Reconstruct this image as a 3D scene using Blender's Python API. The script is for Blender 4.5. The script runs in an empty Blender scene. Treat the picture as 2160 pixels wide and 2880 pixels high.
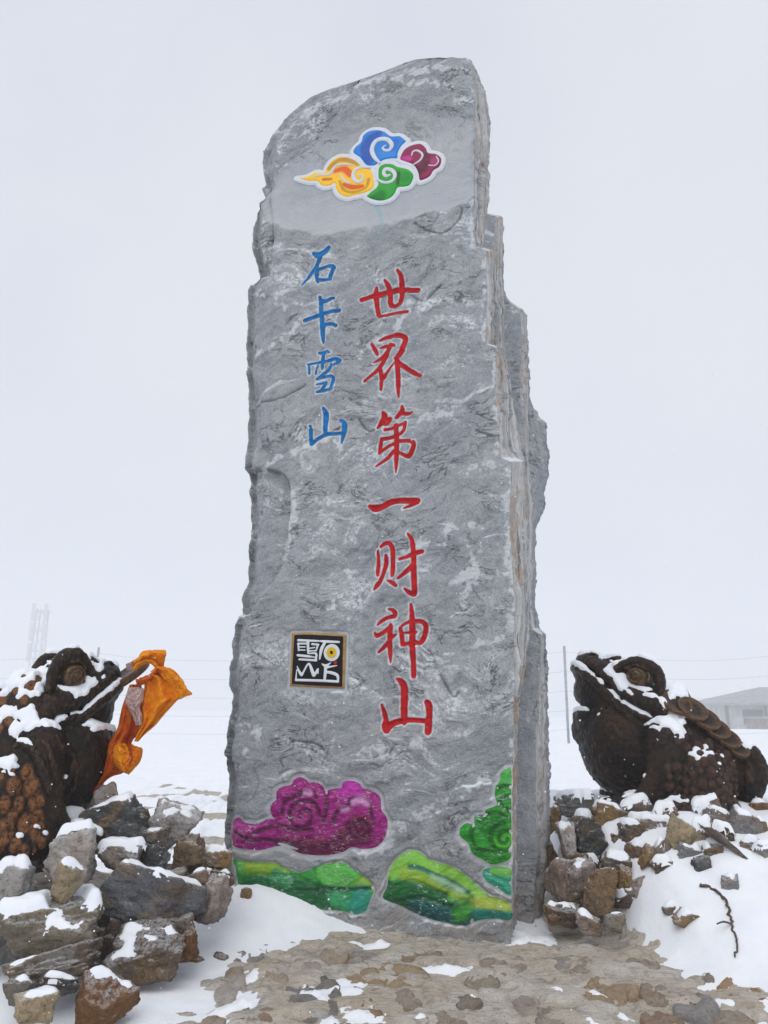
import bpy, math, random
import numpy as np
from mathutils import Matrix, Vector

# ------------------------------------------------------------------ camera, sky, sun, exposure
scene = bpy.context.scene
C = scene.collection
CAM_H, PITCH, FPX = 1.1, math.radians(14.9), 2080.0      # photograph is 2160 x 2880
cam_data = bpy.data.cameras.new('camera')
cam_data.sensor_fit = 'VERTICAL'
cam_data.sensor_height = 36.0
cam_data.lens = 26.0
cam_data.clip_start, cam_data.clip_end = 0.05, 3000
camera = bpy.data.objects.new('camera', cam_data)
camera.location = (0, 0, CAM_H)
camera.rotation_euler = (math.pi / 2 + PITCH, 0, 0)
C.objects.link(camera)
scene.camera = camera

SUN_EL, SUN_AZ = math.radians(55), math.radians(195)      # soft light through the cloud, from behind left of the viewer
world = bpy.data.worlds.new('World')
scene.world = world
world.use_nodes = True
wn, wl = world.node_tree.nodes, world.node_tree.links
sky = wn.new('ShaderNodeTexSky')
sky.sky_type = 'NISHITA'
sky.sun_disc = False
sky.sun_elevation = SUN_EL
sky.sun_rotation = SUN_AZ
sky.dust_density = 4.0
sky.altitude = 3000
hs = wn.new('ShaderNodeHueSaturation'); hs.inputs['Saturation'].default_value = 0.35
wl.new(sky.outputs[0], hs.inputs['Color'])
tc = wn.new('ShaderNodeTexCoord')
cn = wn.new('ShaderNodeTexNoise'); cn.inputs['Scale'].default_value = 1.9; cn.inputs['Detail'].default_value = 3.0
wl.new(tc.outputs['Generated'], cn.inputs['Vector'])
cr = wn.new('ShaderNodeValToRGB')
cr.color_ramp.elements[0].position = 0.3; cr.color_ramp.elements[0].color = (6.7, 7.15, 8.15, 1)
cr.color_ramp.elements[1].position = 0.7; cr.color_ramp.elements[1].color = (8.0, 8.3, 8.9, 1)
wl.new(cn.outputs['Fac'], cr.inputs['Fac'])
mx = wn.new('ShaderNodeMix'); mx.data_type = 'RGBA'; mx.inputs[0].default_value = 0.9   # overcast: mostly even cloud
wl.new(hs.outputs[0], mx.inputs[6]); wl.new(cr.outputs[0], mx.inputs[7])
bg = wn['Background']; bg.inputs['Strength'].default_value = 0.1
wl.new(mx.outputs[2], bg.inputs['Color'])

sun_data = bpy.data.lights.new('sun', 'SUN')
sun_data.energy = 1.25
sun_data.angle = math.radians(50)
sun_data.color = (1.0, 0.97, 0.92)
sun = bpy.data.objects.new('sun', sun_data)
sd = Vector((math.sin(SUN_AZ) * math.cos(SUN_EL), math.cos(SUN_AZ) * math.cos(SUN_EL), math.sin(SUN_EL)))
sun.rotation_euler = sd.to_track_quat('Z', 'Y').to_euler()
C.objects.link(sun)

scene.view_settings.view_transform = 'Standard'
scene.view_settings.look = 'None'
scene.view_settings.exposure = 0.03
scene.view_settings.gamma = 1.0
scene.view_settings.use_curve_mapping = False
scene.cycles.volume_bounces = 2
scene.cycles.max_bounces = 8
scene.cycles.use_denoising = True

# ------------------------------------------------------------------ pixel helpers
cp, sp = math.cos(PITCH), math.sin(PITCH)
def ray(px, py):
    a = (np.asarray(px, float) - 1080) / FPX; b = (1440 - np.asarray(py, float)) / FPX
    return np.stack([a, cp - b * sp, sp + b * cp], -1)
def at_y(px, py, Y):
    d = ray(px, py); return np.array([0, 0, CAM_H]) + d * (np.asarray(Y) / d[..., 1])[..., None]
def at_z(px, py, z):
    d = ray(px, py); return np.array([0, 0, CAM_H]) + d * ((z - CAM_H) / d[..., 2])[..., None]

# ------------------------------------------------------------------ numpy noise
def _perm(seed):
    p = np.random.RandomState(seed).permutation(256); return np.concatenate([p, p, p]).astype(np.int32)
_G = np.random.RandomState(7).normal(size=(256, 3)); _G /= np.linalg.norm(_G, axis=1)[:, None]
_PC = {}
def pn(x, y, z, seed=0):
    p = _PC.setdefault(seed, _perm(seed))
    x, y, z = np.broadcast_arrays(np.asarray(x, float), np.asarray(y, float), np.asarray(z, float))
    xi, yi, zi = np.floor(x), np.floor(y), np.floor(z)
    fx, fy, fz = x - xi, y - yi, z - zi
    xi, yi, zi = xi.astype(np.int32) & 255, yi.astype(np.int32) & 255, zi.astype(np.int32) & 255
    u, v, w = (t * t * t * (t * (t * 6 - 15) + 10) for t in (fx, fy, fz))
    def g(i, j, k):
        G = _G[p[p[p[(xi + i) & 255] + ((yi + j) & 255)] + ((zi + k) & 255)]]
        return G[..., 0] * (fx - i) + G[..., 1] * (fy - j) + G[..., 2] * (fz - k)
    L = lambda a, b, t: a + (b - a) * t
    return 1.6 * L(L(L(g(0,0,0), g(1,0,0), u), L(g(0,1,0), g(1,1,0), u), v),
                   L(L(g(0,0,1), g(1,0,1), u), L(g(0,1,1), g(1,1,1), u), v), w)
def fbm(x, y, z, octv=4, seed=0, gain=0.5):
    s, a = 0, 1.0
    for o in range(octv):
        f = 2.0 ** o
        s = s + a * pn(np.asarray(x) * f + 17.3 * o, np.asarray(y) * f, np.asarray(z) * f, seed + o); a *= gain
    return s
def sstep(a, b, x):
    t = np.clip((np.asarray(x, float) - a) / (b - a), 0, 1); return t * t * (3 - 2 * t)

# ------------------------------------------------------------------ mesh helpers
def mesh(name, verts, faces, mat=None, parent=None, smooth=True, col=None, matrix=None, link=True):
    me = bpy.data.meshes.new(name)
    verts = np.asarray(verts, np.float32)
    if isinstance(faces, np.ndarray):
        nf, k = faces.shape
        me.vertices.add(len(verts)); me.vertices.foreach_set('co', verts.ravel())
        me.loops.add(nf * k); me.loops.foreach_set('vertex_index', faces.astype(np.int32).ravel())
        me.polygons.add(nf)
        me.polygons.foreach_set('loop_start', np.arange(0, nf * k, k, dtype=np.int32))
        me.update(calc_edges=True)
    else:
        me.from_pydata([tuple(map(float, v)) for v in verts], [], [tuple(map(int, f)) for f in faces]); me.update()
    if smooth is True:
        me.shade_smooth()
    if col is not None:
        at = me.color_attributes.new('mask', 'FLOAT_COLOR', 'POINT')
        c = np.ones((len(me.vertices), 4), np.float32); c[:, :col.shape[1]] = col
        at.data.foreach_set('color', c.ravel())
    if mat is not None: me.materials.append(mat)
    ob = bpy.data.objects.new(name, me)
    if parent is not None: ob.parent = parent
    if matrix is not None: ob.matrix_local = matrix
    if link: C.objects.link(ob)
    return ob
def tag(o, label=None, cat=None, group=None, kind=None):
    for k, v in (('label', label), ('category', cat), ('group', group), ('kind', kind)):
        if v: o[k] = v
    return o
def empty(name, loc=(0, 0, 0), rz=0, **kw):
    o = bpy.data.objects.new(name, None); C.objects.link(o); o.location = loc; o.rotation_euler = (0, 0, rz)
    o.empty_display_size = 0.1
    return tag(o, **kw)
def grid_faces(nr, nc):
    i = np.arange((nr - 1) * (nc - 1)); r, c = i // (nc - 1), i % (nc - 1); a = r * nc + c
    return np.stack([a, a + 1, a + nc + 1, a + nc], 1)
def boxmesh(lo, hi, bev=0.0):
    x0, y0, z0 = lo; x1, y1, z1 = hi
    v = [(x0,y0,z0),(x1,y0,z0),(x1,y1,z0),(x0,y1,z0),(x0,y0,z1),(x1,y0,z1),(x1,y1,z1),(x0,y1,z1)]
    f = [(0,3,2,1),(4,5,6,7),(0,1,5,4),(1,2,6,5),(2,3,7,6),(3,0,4,7)]
    return v, f
def tubemesh(pts, rad, n=8):
    pts = np.asarray(pts, float); rad = np.broadcast_to(np.asarray(rad, float), (len(pts),))
    t = np.gradient(pts, axis=0); t /= np.linalg.norm(t, axis=1)[:, None] + 1e-9
    ref = np.where(np.abs(t[:, 2:3]) > 0.9, [[1, 0, 0]], [[0, 0, 1]])
    a = np.cross(t, ref); a /= np.linalg.norm(a, axis=1)[:, None] + 1e-9; b = np.cross(t, a)
    th = np.linspace(0, 2 * np.pi, n, endpoint=False)
    v = pts[:, None] + rad[:, None, None] * (np.cos(th)[None, :, None] * a[:, None] + np.sin(th)[None, :, None] * b[:, None])
    f = []
    for i in range(len(pts) - 1):
        for j in range(n):
            k = (j + 1) % n; f.append((i*n+j, i*n+k, (i+1)*n+k, (i+1)*n+j))
    f.append(tuple(range(n - 1, -1, -1))); f.append(tuple(range((len(pts)-1)*n, len(pts)*n)))
    return v.reshape(-1, 3), f
def joinm(parts):
    V, F, o = [], [], 0
    for v, f in parts:
        V.extend([tuple(q) for q in v]); F.extend([tuple(i + o for i in q) for q in f]); o += len(v)
    return V, F
def vnormals(v, f):
    v = np.asarray(v, float); n = np.zeros_like(v)
    a = np.cross(v[f[:, 2]] - v[f[:, 0]], v[f[:, -1]] - v[f[:, 1]]) if f.shape[1] == 4 else np.cross(v[f[:, 1]] - v[f[:, 0]], v[f[:, 2]] - v[f[:, 0]])
    for k in range(f.shape[1]): np.add.at(n, f[:, k], a)
    return n / (np.linalg.norm(n, axis=1)[:, None] + 1e-12)
def catmull(pts, n=6, closed=True):
    p = np.asarray(pts, float); m = len(p); out = []
    for i in range(m if closed else m - 1):
        q = [p[(i + k) % m] if closed else p[min(max(i + k, 0), m - 1)] for k in (-1, 0, 1, 2)]
        for t in np.linspace(0, 1, n, endpoint=False):
            out.append(0.5 * ((2*q[1]) + (-q[0]+q[2])*t + (2*q[0]-5*q[1]+4*q[2]-q[3])*t*t + (-q[0]+3*q[1]-3*q[2]+q[3])*t**3))
    if not closed: out.append(p[-1])
    return np.array(out)
def poly_sd(x, y, poly):
    """signed distance to a polygon, negative inside"""
    d = np.full(x.shape, 1e9); ins = np.zeros(x.shape, bool); m = len(poly)
    for i in range(m):
        ax, ay = poly[i]; bx, by = poly[(i + 1) % m]
        ex, ey = bx - ax, by - ay; L = ex*ex + ey*ey + 1e-15
        t = np.clip(((x-ax)*ex + (y-ay)*ey) / L, 0, 1)
        d = np.minimum(d, (x-ax-t*ex)**2 + (y-ay-t*ey)**2)
        c = ((ay > y) != (by > y))
        if c.any(): ins ^= c & (x < (bx-ax) * (y-ay) / (by-ay + 1e-15) + ax)
    return np.where(ins, -1, 1) * np.sqrt(d)
def stroke_sd(x, y, s):
    """distance to a brush stroke: points (x, y, radius)"""
    s = np.asarray(s, float)
    if len(s) == 1: return np.hypot(x - s[0, 0], y - s[0, 1]) - s[0, 2]
    if len(s) > 2: s = catmull(s, 5, False)
    d = np.full(x.shape, 1e9)
    for (ax, ay, ra), (bx, by, rb) in zip(s[:-1], s[1:]):
        ex, ey = bx - ax, by - ay; L = ex*ex + ey*ey + 1e-15
        t = np.clip(((x-ax)*ex + (y-ay)*ey) / L, 0, 1)
        d = np.minimum(d, np.hypot(x-ax-t*ex, y-ay-t*ey) - (ra + (rb-ra)*t))
    return d

# ------------------------------------------------------------------ shader helpers
class NT:
    def __init__(s, name):
        s.m = bpy.data.materials.new(name); s.m.use_nodes = True
        s.t = s.m.node_tree; s.N = s.t.nodes; s.b = s.N['Principled BSDF']; s.out = s.N['Material Output']
    def set(s, sock, v):
        if isinstance(v, bpy.types.NodeSocket): s.t.links.new(v, sock)
        elif v is not None:
            if isinstance(v, (tuple, list)) and len(v) == 3 and sock.type == 'RGBA': v = (*v, 1)
            sock.default_value = v
    def n(s, typ, ins=(), **kw):
        d = s.N.new('ShaderNode' + typ)
        for k, v in kw.items(): setattr(d, k, v)
        for k, v in dict(ins).items(): s.set(d.inputs[k], v)
        return d
    def noise(s, vec, scale, detail=4, rough=0.55, dist=0.0):
        return s.n('TexNoise', {'Vector': vec, 'Scale': scale, 'Detail': detail, 'Roughness': rough, 'Distortion': dist}).outputs['Fac']
    def ramp(s, fac, a, b, lo=0.0, hi=1.0):
        d = s.n('MapRange', {'Value': fac, 'From Min': a, 'From Max': b, 'To Min': lo, 'To Max': hi}, interpolation_type='SMOOTHSTEP'); return d.outputs[0]
    def mix(s, fac, a, b, mode='MIX'):
        d = s.n('Mix', data_type='RGBA', blend_type=mode); s.set(d.inputs[0], fac); s.set(d.inputs[6], a); s.set(d.inputs[7], b); return d.outputs[2]
    def math(s, op, a, b=None):
        d = s.n('Math', operation=op); s.set(d.inputs[0], a)
        if b is not None: s.set(d.inputs[1], b)
        return d.outputs[0]
    def mapping(s, vec, rot=(0, 0, 0), scale=(1, 1, 1), loc=(0, 0, 0)):
        return s.n('Mapping', {'Vector': vec, 'Rotation': rot, 'Scale': scale, 'Location': loc}).outputs[0]
    def bump(s, h, strength=0.3, dist=0.01, normal=None):
        d = s.n('Bump', {'Height': h, 'Strength': strength, 'Distance': dist})
        if normal is not None: s.set(d.inputs['Normal'], normal)
        return d.outputs[0]
    def done(s, col=None, rough=0.7, normal=None, spec=0.4, metal=0.0):
        if col is not None: s.set(s.b.inputs['Base Color'], col)
        s.set(s.b.inputs['Roughness'], rough); s.set(s.b.inputs['Specular IOR Level'], spec); s.set(s.b.inputs['Metallic'], metal)
        if normal is not None: s.set(s.b.inputs['Normal'], normal)
        return s.m
    def obj(s): return s.n('TexCoord').outputs['Object']
    def nz(s):
        g = s.n('NewGeometry'); return s.n('SeparateXYZ', {'Vector': g.outputs['Normal']}).outputs['Z']
    def att(s, name='mask'):
        a = s.n('Attribute', attribute_name=name); return a
SNOW = (0.80, 0.83, 0.88)

def m_snow(name='snow', tex=1.0):
    k = NT(name); g = k.n('NewGeometry').outputs['Position']
    a = k.noise(g, 5, 5); b = k.noise(g, 60, 4); c = k.noise(g, 320, 2)
    h = k.math('ADD', k.math('MULTIPLY', a, 1.0), k.math('ADD', k.math('MULTIPLY', b, 0.25), k.math('MULTIPLY', c, 0.06)))
    col = k.mix(k.ramp(a, 0.3, 0.7), (0.80, 0.83, 0.885), (0.86, 0.875, 0.905))
    k.set(k.b.inputs['Subsurface Weight'], 0.25); k.set(k.b.inputs['Subsurface Radius'], (0.02, 0.025, 0.03)); k.set(k.b.inputs['Subsurface Scale'], 0.4)
    return k.done(col, 0.75, k.bump(h, 0.35, 0.03 * tex), 0.25)
M_SNOW = m_snow()

def m_plain(name, col, rough=0.6, var=0.25, scale=12, metal=0.0, bump=0.2, spec=0.4):
    k = NT(name); o = k.obj(); a = k.noise(o, scale, 5)
    dk = tuple(c * (1 - var) for c in col); lt = tuple(min(1, c * (1 + var)) for c in col)
    return k.done(k.mix(k.ramp(a, 0.3, 0.7), dk, lt), rough, k.bump(a, bump, 0.01), spec, metal)
# ------------------------------------------------------------------ terrain heights
def mound_r(x, y):
    yf = np.interp(x, [0.0, 1.02, 1.15, 1.48, 1.75, 2.5, 5.0], [5.2, 4.5, 4.28, 3.62, 3.32, 2.9, 2.4])
    z = 0.50 * sstep(0, 1, (y - yf + 0.05) / (4.85 - yf))
    z = z * sstep(0.92, 1.18, x) * (1 - sstep(5.6, 7.6, y)) * (1 - sstep(3.6, 6.0, x))
    return z
def mound_l(x, y):
    d = np.sqrt(((x + 1.85) / 1.02) ** 2 + ((y - 4.25) / 0.95) ** 2)
    return 0.42 * (1 - sstep(0.25, 1.0, d))
def terrain(x, y):
    z = -0.02 - 0.16 * sstep(0.5, 1.6, -x) * (1 - sstep(4.5, 6, y)) - 0.05 * sstep(4.0, 2.6, y)
    z = z + mound_r(x, y) + mound_l(x, y)
    z = z + 0.25 * sstep(9, 18, y) - 3.4 * sstep(24, 115, y) * sstep(4, 26, x) - 0.25 * sstep(24, 60, y) * (1 - sstep(4, 26, x))
    z = z + 0.05 * pn(x * 0.35, y * 0.35, 0.3, 3) * sstep(6, 9, y)
    return z
def gpx(pts, z=-0.03):
    p = at_z([a for a, b in pts], [b for a, b in pts], z); return p[:, :2]

EXPOSED = gpx([(1050,2622),(1440,2640),(1500,2650),(1560,2588),(1610,2612),(1690,2642),(1830,2690),(1960,2750),(2100,2800),(2160,2838),
               (2320,2960),(1700,3300),(1080,3300),(420,3060),(470,2900),(560,2800),(600,2745),(670,2690),(800,2650),(900,2640)])
PATCH = [((900,2815),80,45,.3),((700,2800),50,28,.2),((985,2770),46,16,.4),((690,2660),26,12,0),((1010,2850),60,30,.5),((1660,2790),32,12,.5),
         ((1650,2860),55,18,.4),((930,2870),70,30,0),((1575,2790),24,10,.2),((1180,2850),24,9,.3),((1450,2632),55,22,.4),((1515,2640),32,14,0),
         ((720,2745),34,14,0),((1750,2855),26,10,.3),((2050,2815),28,8,.3),((650,2830),46,24,.3),((1330,2800),20,7,.2),((1240,2730),60,8,.1),((1050,2665),60,5,.1)]
def drift(x, y):
    """extra snow blown against the left foot of the stone"""
    c = gpx([(800, 2570)], 0.0)[0]
    a = 0.125 * np.exp(-(((x - c[0]) / 0.46) ** 2 + ((y - c[1] - 0.06) / 0.26) ** 2)) * (1 + 0.35 * pn(x * 4, y * 4, 0.2, 45))
    c2 = gpx([(700, 2590)], 0.0)[0]
    c3, c4 = gpx([(430, 2735), (215, 2860)], -0.12)
    b = 0.085 * np.exp(-(((x - c3[0]) / 0.30) ** 2 + ((y - c3[1]) / 0.22) ** 2)) + 0.06 * np.exp(-(((x - c4[0]) / 0.35) ** 2 + ((y - c4[1]) / 0.2) ** 2))
    return a + b + 0.10 * np.exp(-(((x - c2[0]) / 0.35) ** 2 + ((y - c2[1]) / 0.35) ** 2))
def snow_depth(x, y):
    n = fbm(x * 2.3, y * 2.3, 1.1, 4, 21); f = fbm(x * 11, y * 11, 4.2, 3, 31); f2 = pn(x * 34, y * 34, 1.2, 41)
    sd = np.full(x.shape, 9.0)
    box = (x > -3) & (x < 4) & (y > 1.5) & (y < 7)
    sd[box] = poly_sd(x[box], y[box], EXPOSED)
    base = 0.055 + 0.02 * n
    s = np.minimum(base, 0.16 * (sd + 0.035 * n + 0.022 * f + 0.012 * f2))
    s = np.maximum(s, -0.04)
    for (c, a, b, t) in PATCH:                                  # little drifts left in the hollows of the masonry
        q = gpx([c, (c[0] + a, c[1]), (c[0], c[1] - b)]); o, ex, ey = q[0], q[1] - q[0], q[2] - q[0]
        r = np.sqrt(((x - o[0]) / np.linalg.norm(ex)) ** 2 + ((y - o[1]) / np.linalg.norm(ey)) ** 2)
        near = r < 2.5
        s[near] = np.maximum(s[near], (0.018 * (1 - r[near]) + 0.016 * f[near] + 0.006 * n[near] + 0.012 * f2[near]))
    s = s + drift(x, y)
    # right mound: snow thins out over the rock face beside the stone
    face = sstep(1.28, 1.14, x) * sstep(3.9, 4.15, y) * sstep(5.0, 4.75, y) * sstep(0.85, 1.0, x)
    s = s - 0.12 * face
    s = s + 0.035 * sstep(1.5, 1.8, x) * sstep(2.9, 3.4, y) * fbm(x * 3.1, y * 3.1, 8.8, 2, 51)
    # left pile: bare rubble inside
    d = np.sqrt(((x + 1.75) / 1.0) ** 2 + ((y - 4.15) / 0.62) ** 2)
    s = s - 0.10 * (1 - sstep(0.6, 1.0, d))
    # wind-scoured ground behind, left of the stone
    w = sstep(5.2, 6.0, y) * sstep(12.5, 10.0, y) * sstep(-4.4, -3.2, x) * sstep(-1.0, -2.0, x)
    st = fbm(x * 0.9, y * 2.6, 2.2, 4, 61)
    s = s - w * (0.10 * sstep(-0.18, 0.22, st) + 0.03 * sstep(-0.2, 0.3, f) - 0.005)
    w2 = np.exp(-(((x + 1.5) / 0.5) ** 2 + ((y - 6.2) / 0.9) ** 2))
    s = s - 0.12 * w2 * sstep(-0.35, 0.1, st + 0.3 * f)
    return s

def axis(dense0, dense1, step, lo, hi, mid):
    a = list(np.arange(dense0, dense1, step))
    x, st = dense1, step
    while x < hi:
        a.append(x); st = min(st * 1.06, max(mid, 0.07 * abs(x))); x += st
    a.append(hi)
    b, x, st = [], dense0 - step, step
    while x > lo:
        b.append(x); st = min(st * 1.06, max(mid, 0.07 * abs(x))); x -= st
    b.append(lo)
    return np.array(sorted(b) + a)
def m_ground():
    k = NT('mortar_and_soil'); g = k.n('NewGeometry').outputs['Position']
    a = k.noise(g, 2.5, 5); b = k.noise(g, 14, 6, 0.65, 0.6)
    c = k.noise(k.mapping(g, (0, 0, 0.5), (8, 30, 10)), 1.0, 5, 0.6, 1.2); d = k.noise(g, 120, 3)
    col = k.mix(k.ramp(a, 0.35, 0.65), (0.50, 0.43, 0.345), (0.55, 0.51, 0.455))
    col = k.mix(k.ramp(b, 0.50, 0.70), col, (0.33, 0.275, 0.22))
    col = k.mix(k.ramp(c, 0.56, 0.74), col, (0.60, 0.58, 0.55))
    col = k.mix(k.ramp(d, 0.60, 0.70, 0, 0.75), col, (0.12, 0.10, 0.08)); col = k.mix(k.ramp(k.noise(g, 200, 3, 0.7), 0.60, 0.70, 0, 0.5), col, (0.66, 0.62, 0.56))
    e = k.noise(k.mapping(g, (0, 0, 0.4), (2, 4, 2)), 1.5, 5, 0.6, 0.8); col = k.mix(k.ramp(e, 0.58, 0.70, 0, 0.6), col, (0.48, 0.36, 0.20)); col = k.mix(k.ramp(e, 0.42, 0.32, 0, 0.6), col, (0.33, 0.33, 0.325))
    h = k.math('ADD', k.math('MULTIPLY', b, 1.0), k.math('ADD', k.math('MULTIPLY', c, 0.6), k.math('MULTIPLY', d, 0.2)))
    return k.done(col, 0.85, k.bump(h, 1.0, 0.035), 0.2)
GX = axis(-2.7, 2.9, 0.017, -260, 260, 0.08); GY = axis(2.5, 5.2, 0.017, -12, 420, 0.06)
XX, YY = np.meshgrid(GX, GY)
ZT = terrain(XX, YY)
ZS = ZT + snow_depth(XX, YY)
snow_field = mesh('snow', np.stack([XX, YY, ZS], -1).reshape(-1, 3), grid_faces(len(GY), len(GX)), M_SNOW)
tag(snow_field, 'white snow lying over the open ground and mounds', kind='structure')
gx2, gy2 = GX[(GX > -2.9) & (GX < 3.1)], GY[(GY > 2.3) & (GY < 5.4)]
gx2, gy2 = np.concatenate([GX[GX <= -2.9][::3], gx2, GX[GX >= 3.1][::3]]), np.concatenate([GY[GY <= 2.3][::3], gy2, GY[GY >= 5.4][::2]]); X2, Y2 = np.meshgrid(gx2, gy2)
ra, rb = fbm(X2 * 3, Y2 * 3, 0.5, 3, 71), fbm(X2 * 7 + 0.6 * Y2, Y2 * 10, 0.5, 3, 75)
Z2 = terrain(X2, Y2) + (0.010 * ra + 0.010 * rb + 0.010 * sstep(0.05, 0.22, rb)) * sstep(9, 5, Y2)
ground = mesh('ground', np.stack([X2, Y2, Z2], -1).reshape(-1, 3), grid_faces(len(gy2), len(gx2)), m_ground())
tag(ground, 'tan mortared rubble ground in front of the tall stone', kind='structure')
# ------------------------------------------------------------------ the standing stone
PHI = math.radians(15)
SO = at_z(1440, 2640, 0.0)
SU, SW = np.array([math.cos(PHI), -math.sin(PHI), 0]), np.array([math.sin(PHI), math.cos(PHI), 0])
STONE_M = Matrix.Translation(Vector(SO)) @ Matrix.Rotation(-PHI, 4, 'Z')
def uv(px, py, t=0.0):
    d = ray(px, py); o = np.array([0, 0, CAM_H]) - SO
    s = (t - o @ SW) / (d @ SW); p = o + d * s[..., None]
    return np.stack([p @ SU, p[..., 2]], -1)
SILL = [(1245,163),(1205,164),(1167,168),(1133,179),(1080,200),(1018,222),(969,239),(921,253),(873,273),(839,299),(805,333),(762,386),(747,420),(739,458),(743,487),
        (747,521),(723,550),(709,574),(706,622),(704,666),(716,709),(723,761),(707,778),(698,808),(693,863),(691,953),(695,1025),(698,1130),(694,1206),
        (687,1297),(689,1351),(693,1423),(691,1500),(685,1518),(680,1554),(680,1627),(663,1670),(663,1735),(654,1789),(651,1844),(643,1883),(643,1927),
        (648,1963),(645,2006),(636,2060),(634,2133),(629,2169),(634,2187),(629,2223),(627,2260),(620,2306),(615,2338),(616,2379),(622,2450),(632,2560),(640,2800)]
RT = [0.0, 0.13, 0.15, 0.30, 0.32, 0.50, 0.72]
RROWS = [(163,1296,1297,1298,1299,1300,1301,1302),(172,1312,1313,1314,1315,1316,1317,1318),(180,1320,1322,1323,1324,1325,1326,1327),(203,1328,1332,1333,1334,1335,1336,1337),(232,1331,1341,1342,1343,1344,1345,1346),
 (261,1334,1360,1361,1362,1363,1364,1365),(333,1336,1370,1371,1372,1373,1374,1375),(391,1336,1373,1374,1375,1376,1377,1378),
 (478,1335,1366,1367,1368,1369,1370,1371),(601,1334,1364,1365,1366,1366,1367,1367),(609,1334,1364,1396,1408,1408,1408,1408),(650,1335,1363,1391,1411,1412,1412,1412),
 (696,1338,1359,1389,1412,1412,1412,1412),(705,1367,1388,1390,1412,1412,1412,1412),(771,1368,1388,1393,1410,1411,1411,1411),(825,1368,1390,1393,1415,1417,1417,1417),
 (847,1368,1391,1395,1418,1428,1428,1428),(869,1368,1391,1405,1420,1463,1464,1464),(890,1368,1390,1405,1418,1466,1477,1477),(968,1368,1396,1400,1418,1467,1480,1480),
 (980,1395,1408,1412,1420,1467,1480,1481),(1042,1395,1425,1428,1430,1464,1482,1483),(1115,1392,1432,1436,1440,1462,1486,1487),(1133,1396,1432,1436,1442,1465,1486,1497),
 (1169,1402,1430,1433,1452,1472,1486,1515),(1191,1404,1428,1430,1456,1476,1486,1533),(1260,1406,1432,1440,1465,1478,1486,1536),(1288,1407,1450,1460,1474,1479,1486,1536),
 (1298,1438,1475,1477,1479,1480,1484,1536),(1336,1437,1475,1477,1480,1482,1486,1535),(1394,1436,1475,1478,1482,1485,1490,1529),(1445,1435,1472,1476,1483,1487,1494,1517),
 (1502,1434,1468,1475,1484,1488,1496,1500),(1589,1441,1474,1478,1481,1485,1492,1507),(1644,1446,1477,1481,1485,1488,1494,1508),(1709,1450,1480,1484,1488,1491,1496,1506),
 (1767,1447,1478,1483,1487,1490,1510,1513),(1783,1446,1477,1482,1486,1520,1527,1528),(1824,1447,1474,1479,1482,1521,1528,1530),(1879,1448,1470,1474,1477,1520,1532,1533),
 (1930,1449,1463,1467,1470,1516,1533,1534),(1990,1446,1450,1453,1456,1512,1534,1535),(2100,1443,1447,1450,1453,1506,1535,1536),(2360,1442,1446,1449,1452,1510,1540,1541),
 (2500,1441,1445,1448,1451,1504,1532,1534),(2600,1440,1444,1447,1450,1498,1520,1522),(2650,1438,1442,1445,1448,1482,1496,1500),(2800,1432,1436,1440,1444,1470,1480,1485)]
cL = uv([p[0] for p in SILL], [p[1] for p in SILL], 0.02)
uR0 = uv([r[1] for r in RROWS], [r[0] for r in RROWS], 0.0)
VTOP = float(max(cL[:, 1].max(), uR0[:, 1].max()))
# relief raster over the face
RS = 0.006
U0, U1, V0, V1 = float(cL[:, 0].min()) - 0.1, float(uR0[:, 0].max()) + 0.12, -0.14, VTOP + 0.08
ru, rv = np.arange(U0, U1, RS), np.arange(V0, V1, RS)
RU, RV = np.meshgrid(ru, rv)
def upoly(pts, t=0.0): return uv([p[0] for p in pts], [p[1] for p in pts], t)
ang = math.radians(27); DU = RU * math.cos(ang) + RV * math.sin(ang); DV = -RU * math.sin(ang) + RV * math.cos(ang)
w1 = fbm(RU * 1.3, RV * 1.0, 0.2, 3, 101)
REL = 0.014 * w1
lay = 5.0 * DV + 1.4 * fbm(DU * 1.6, DV * 2.0, 0.7, 3, 111) + 1.0 * w1        # thin strata break in small cliffs along the slant
tn = fbm(DU * 2.2, DV * 5.0, 3.1, 4, 121)
for kk, amp in ((2.6, 0.008), (5.5, 0.005)):
    q = tn * kk; fr = q - np.floor(q); REL += amp * (np.floor(q) + sstep(0.80, 1.0, fr)) / kk * 1.4
fr = lay - np.floor(lay); REL += 0.004 * sstep(0.86, 1.0, fr) * sstep(-0.1, 0.5, fbm(RU * 2.5, RV * 2.5, 6.1, 2, 131)) - 0.002
REL += 0.0045 * fbm(DU * 9, DV * 20, 0.3, 3, 141)
def facets(n, sx, sy, slope, seed):
    """broken cleavage facets: every cell is a slightly tilted plane"""
    r_ = np.random.RandomState(seed); cu, cv = r_.uniform(DU.min(), DU.max(), n), r_.uniform(DV.min(), DV.max(), n); g = r_.normal(size=(n, 2)) * slope
    wu = DU + 0.06 * fbm(RU * 6, RV * 6, 0.3, 3, seed) ; wv = DV + 0.05 * fbm(RU * 6, RV * 6, 4.3, 3, seed + 1); best = np.full(RU.shape, 1e9); out = np.zeros(RU.shape)
    for i in range(n):
        du, dv = wu - cu[i], wv - cv[i]; j = np.abs(du) < sx * 3; d = (du / sx) ** 2 + (dv / sy) ** 2; m = d < best; best[m] = d[m]; out[m] = np.clip(g[i, 0] * du[m] + g[i, 1] * dv[m], -0.02, 0.02)
    return out
REL += 0.30 * facets(150, 0.34, 0.16, 0.075, 55) + 0.16 * facets(420, 0.14, 0.07, 0.07, 65)
POL = poly_sd(RU, RV, catmull(upoly([(745,520),(830,440),(960,330),(1120,290),(1310,330),(1333,420),(1333,560),(1200,600),(1090,632),(1000,645),(880,655),(800,645),(740,600)])))
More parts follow.
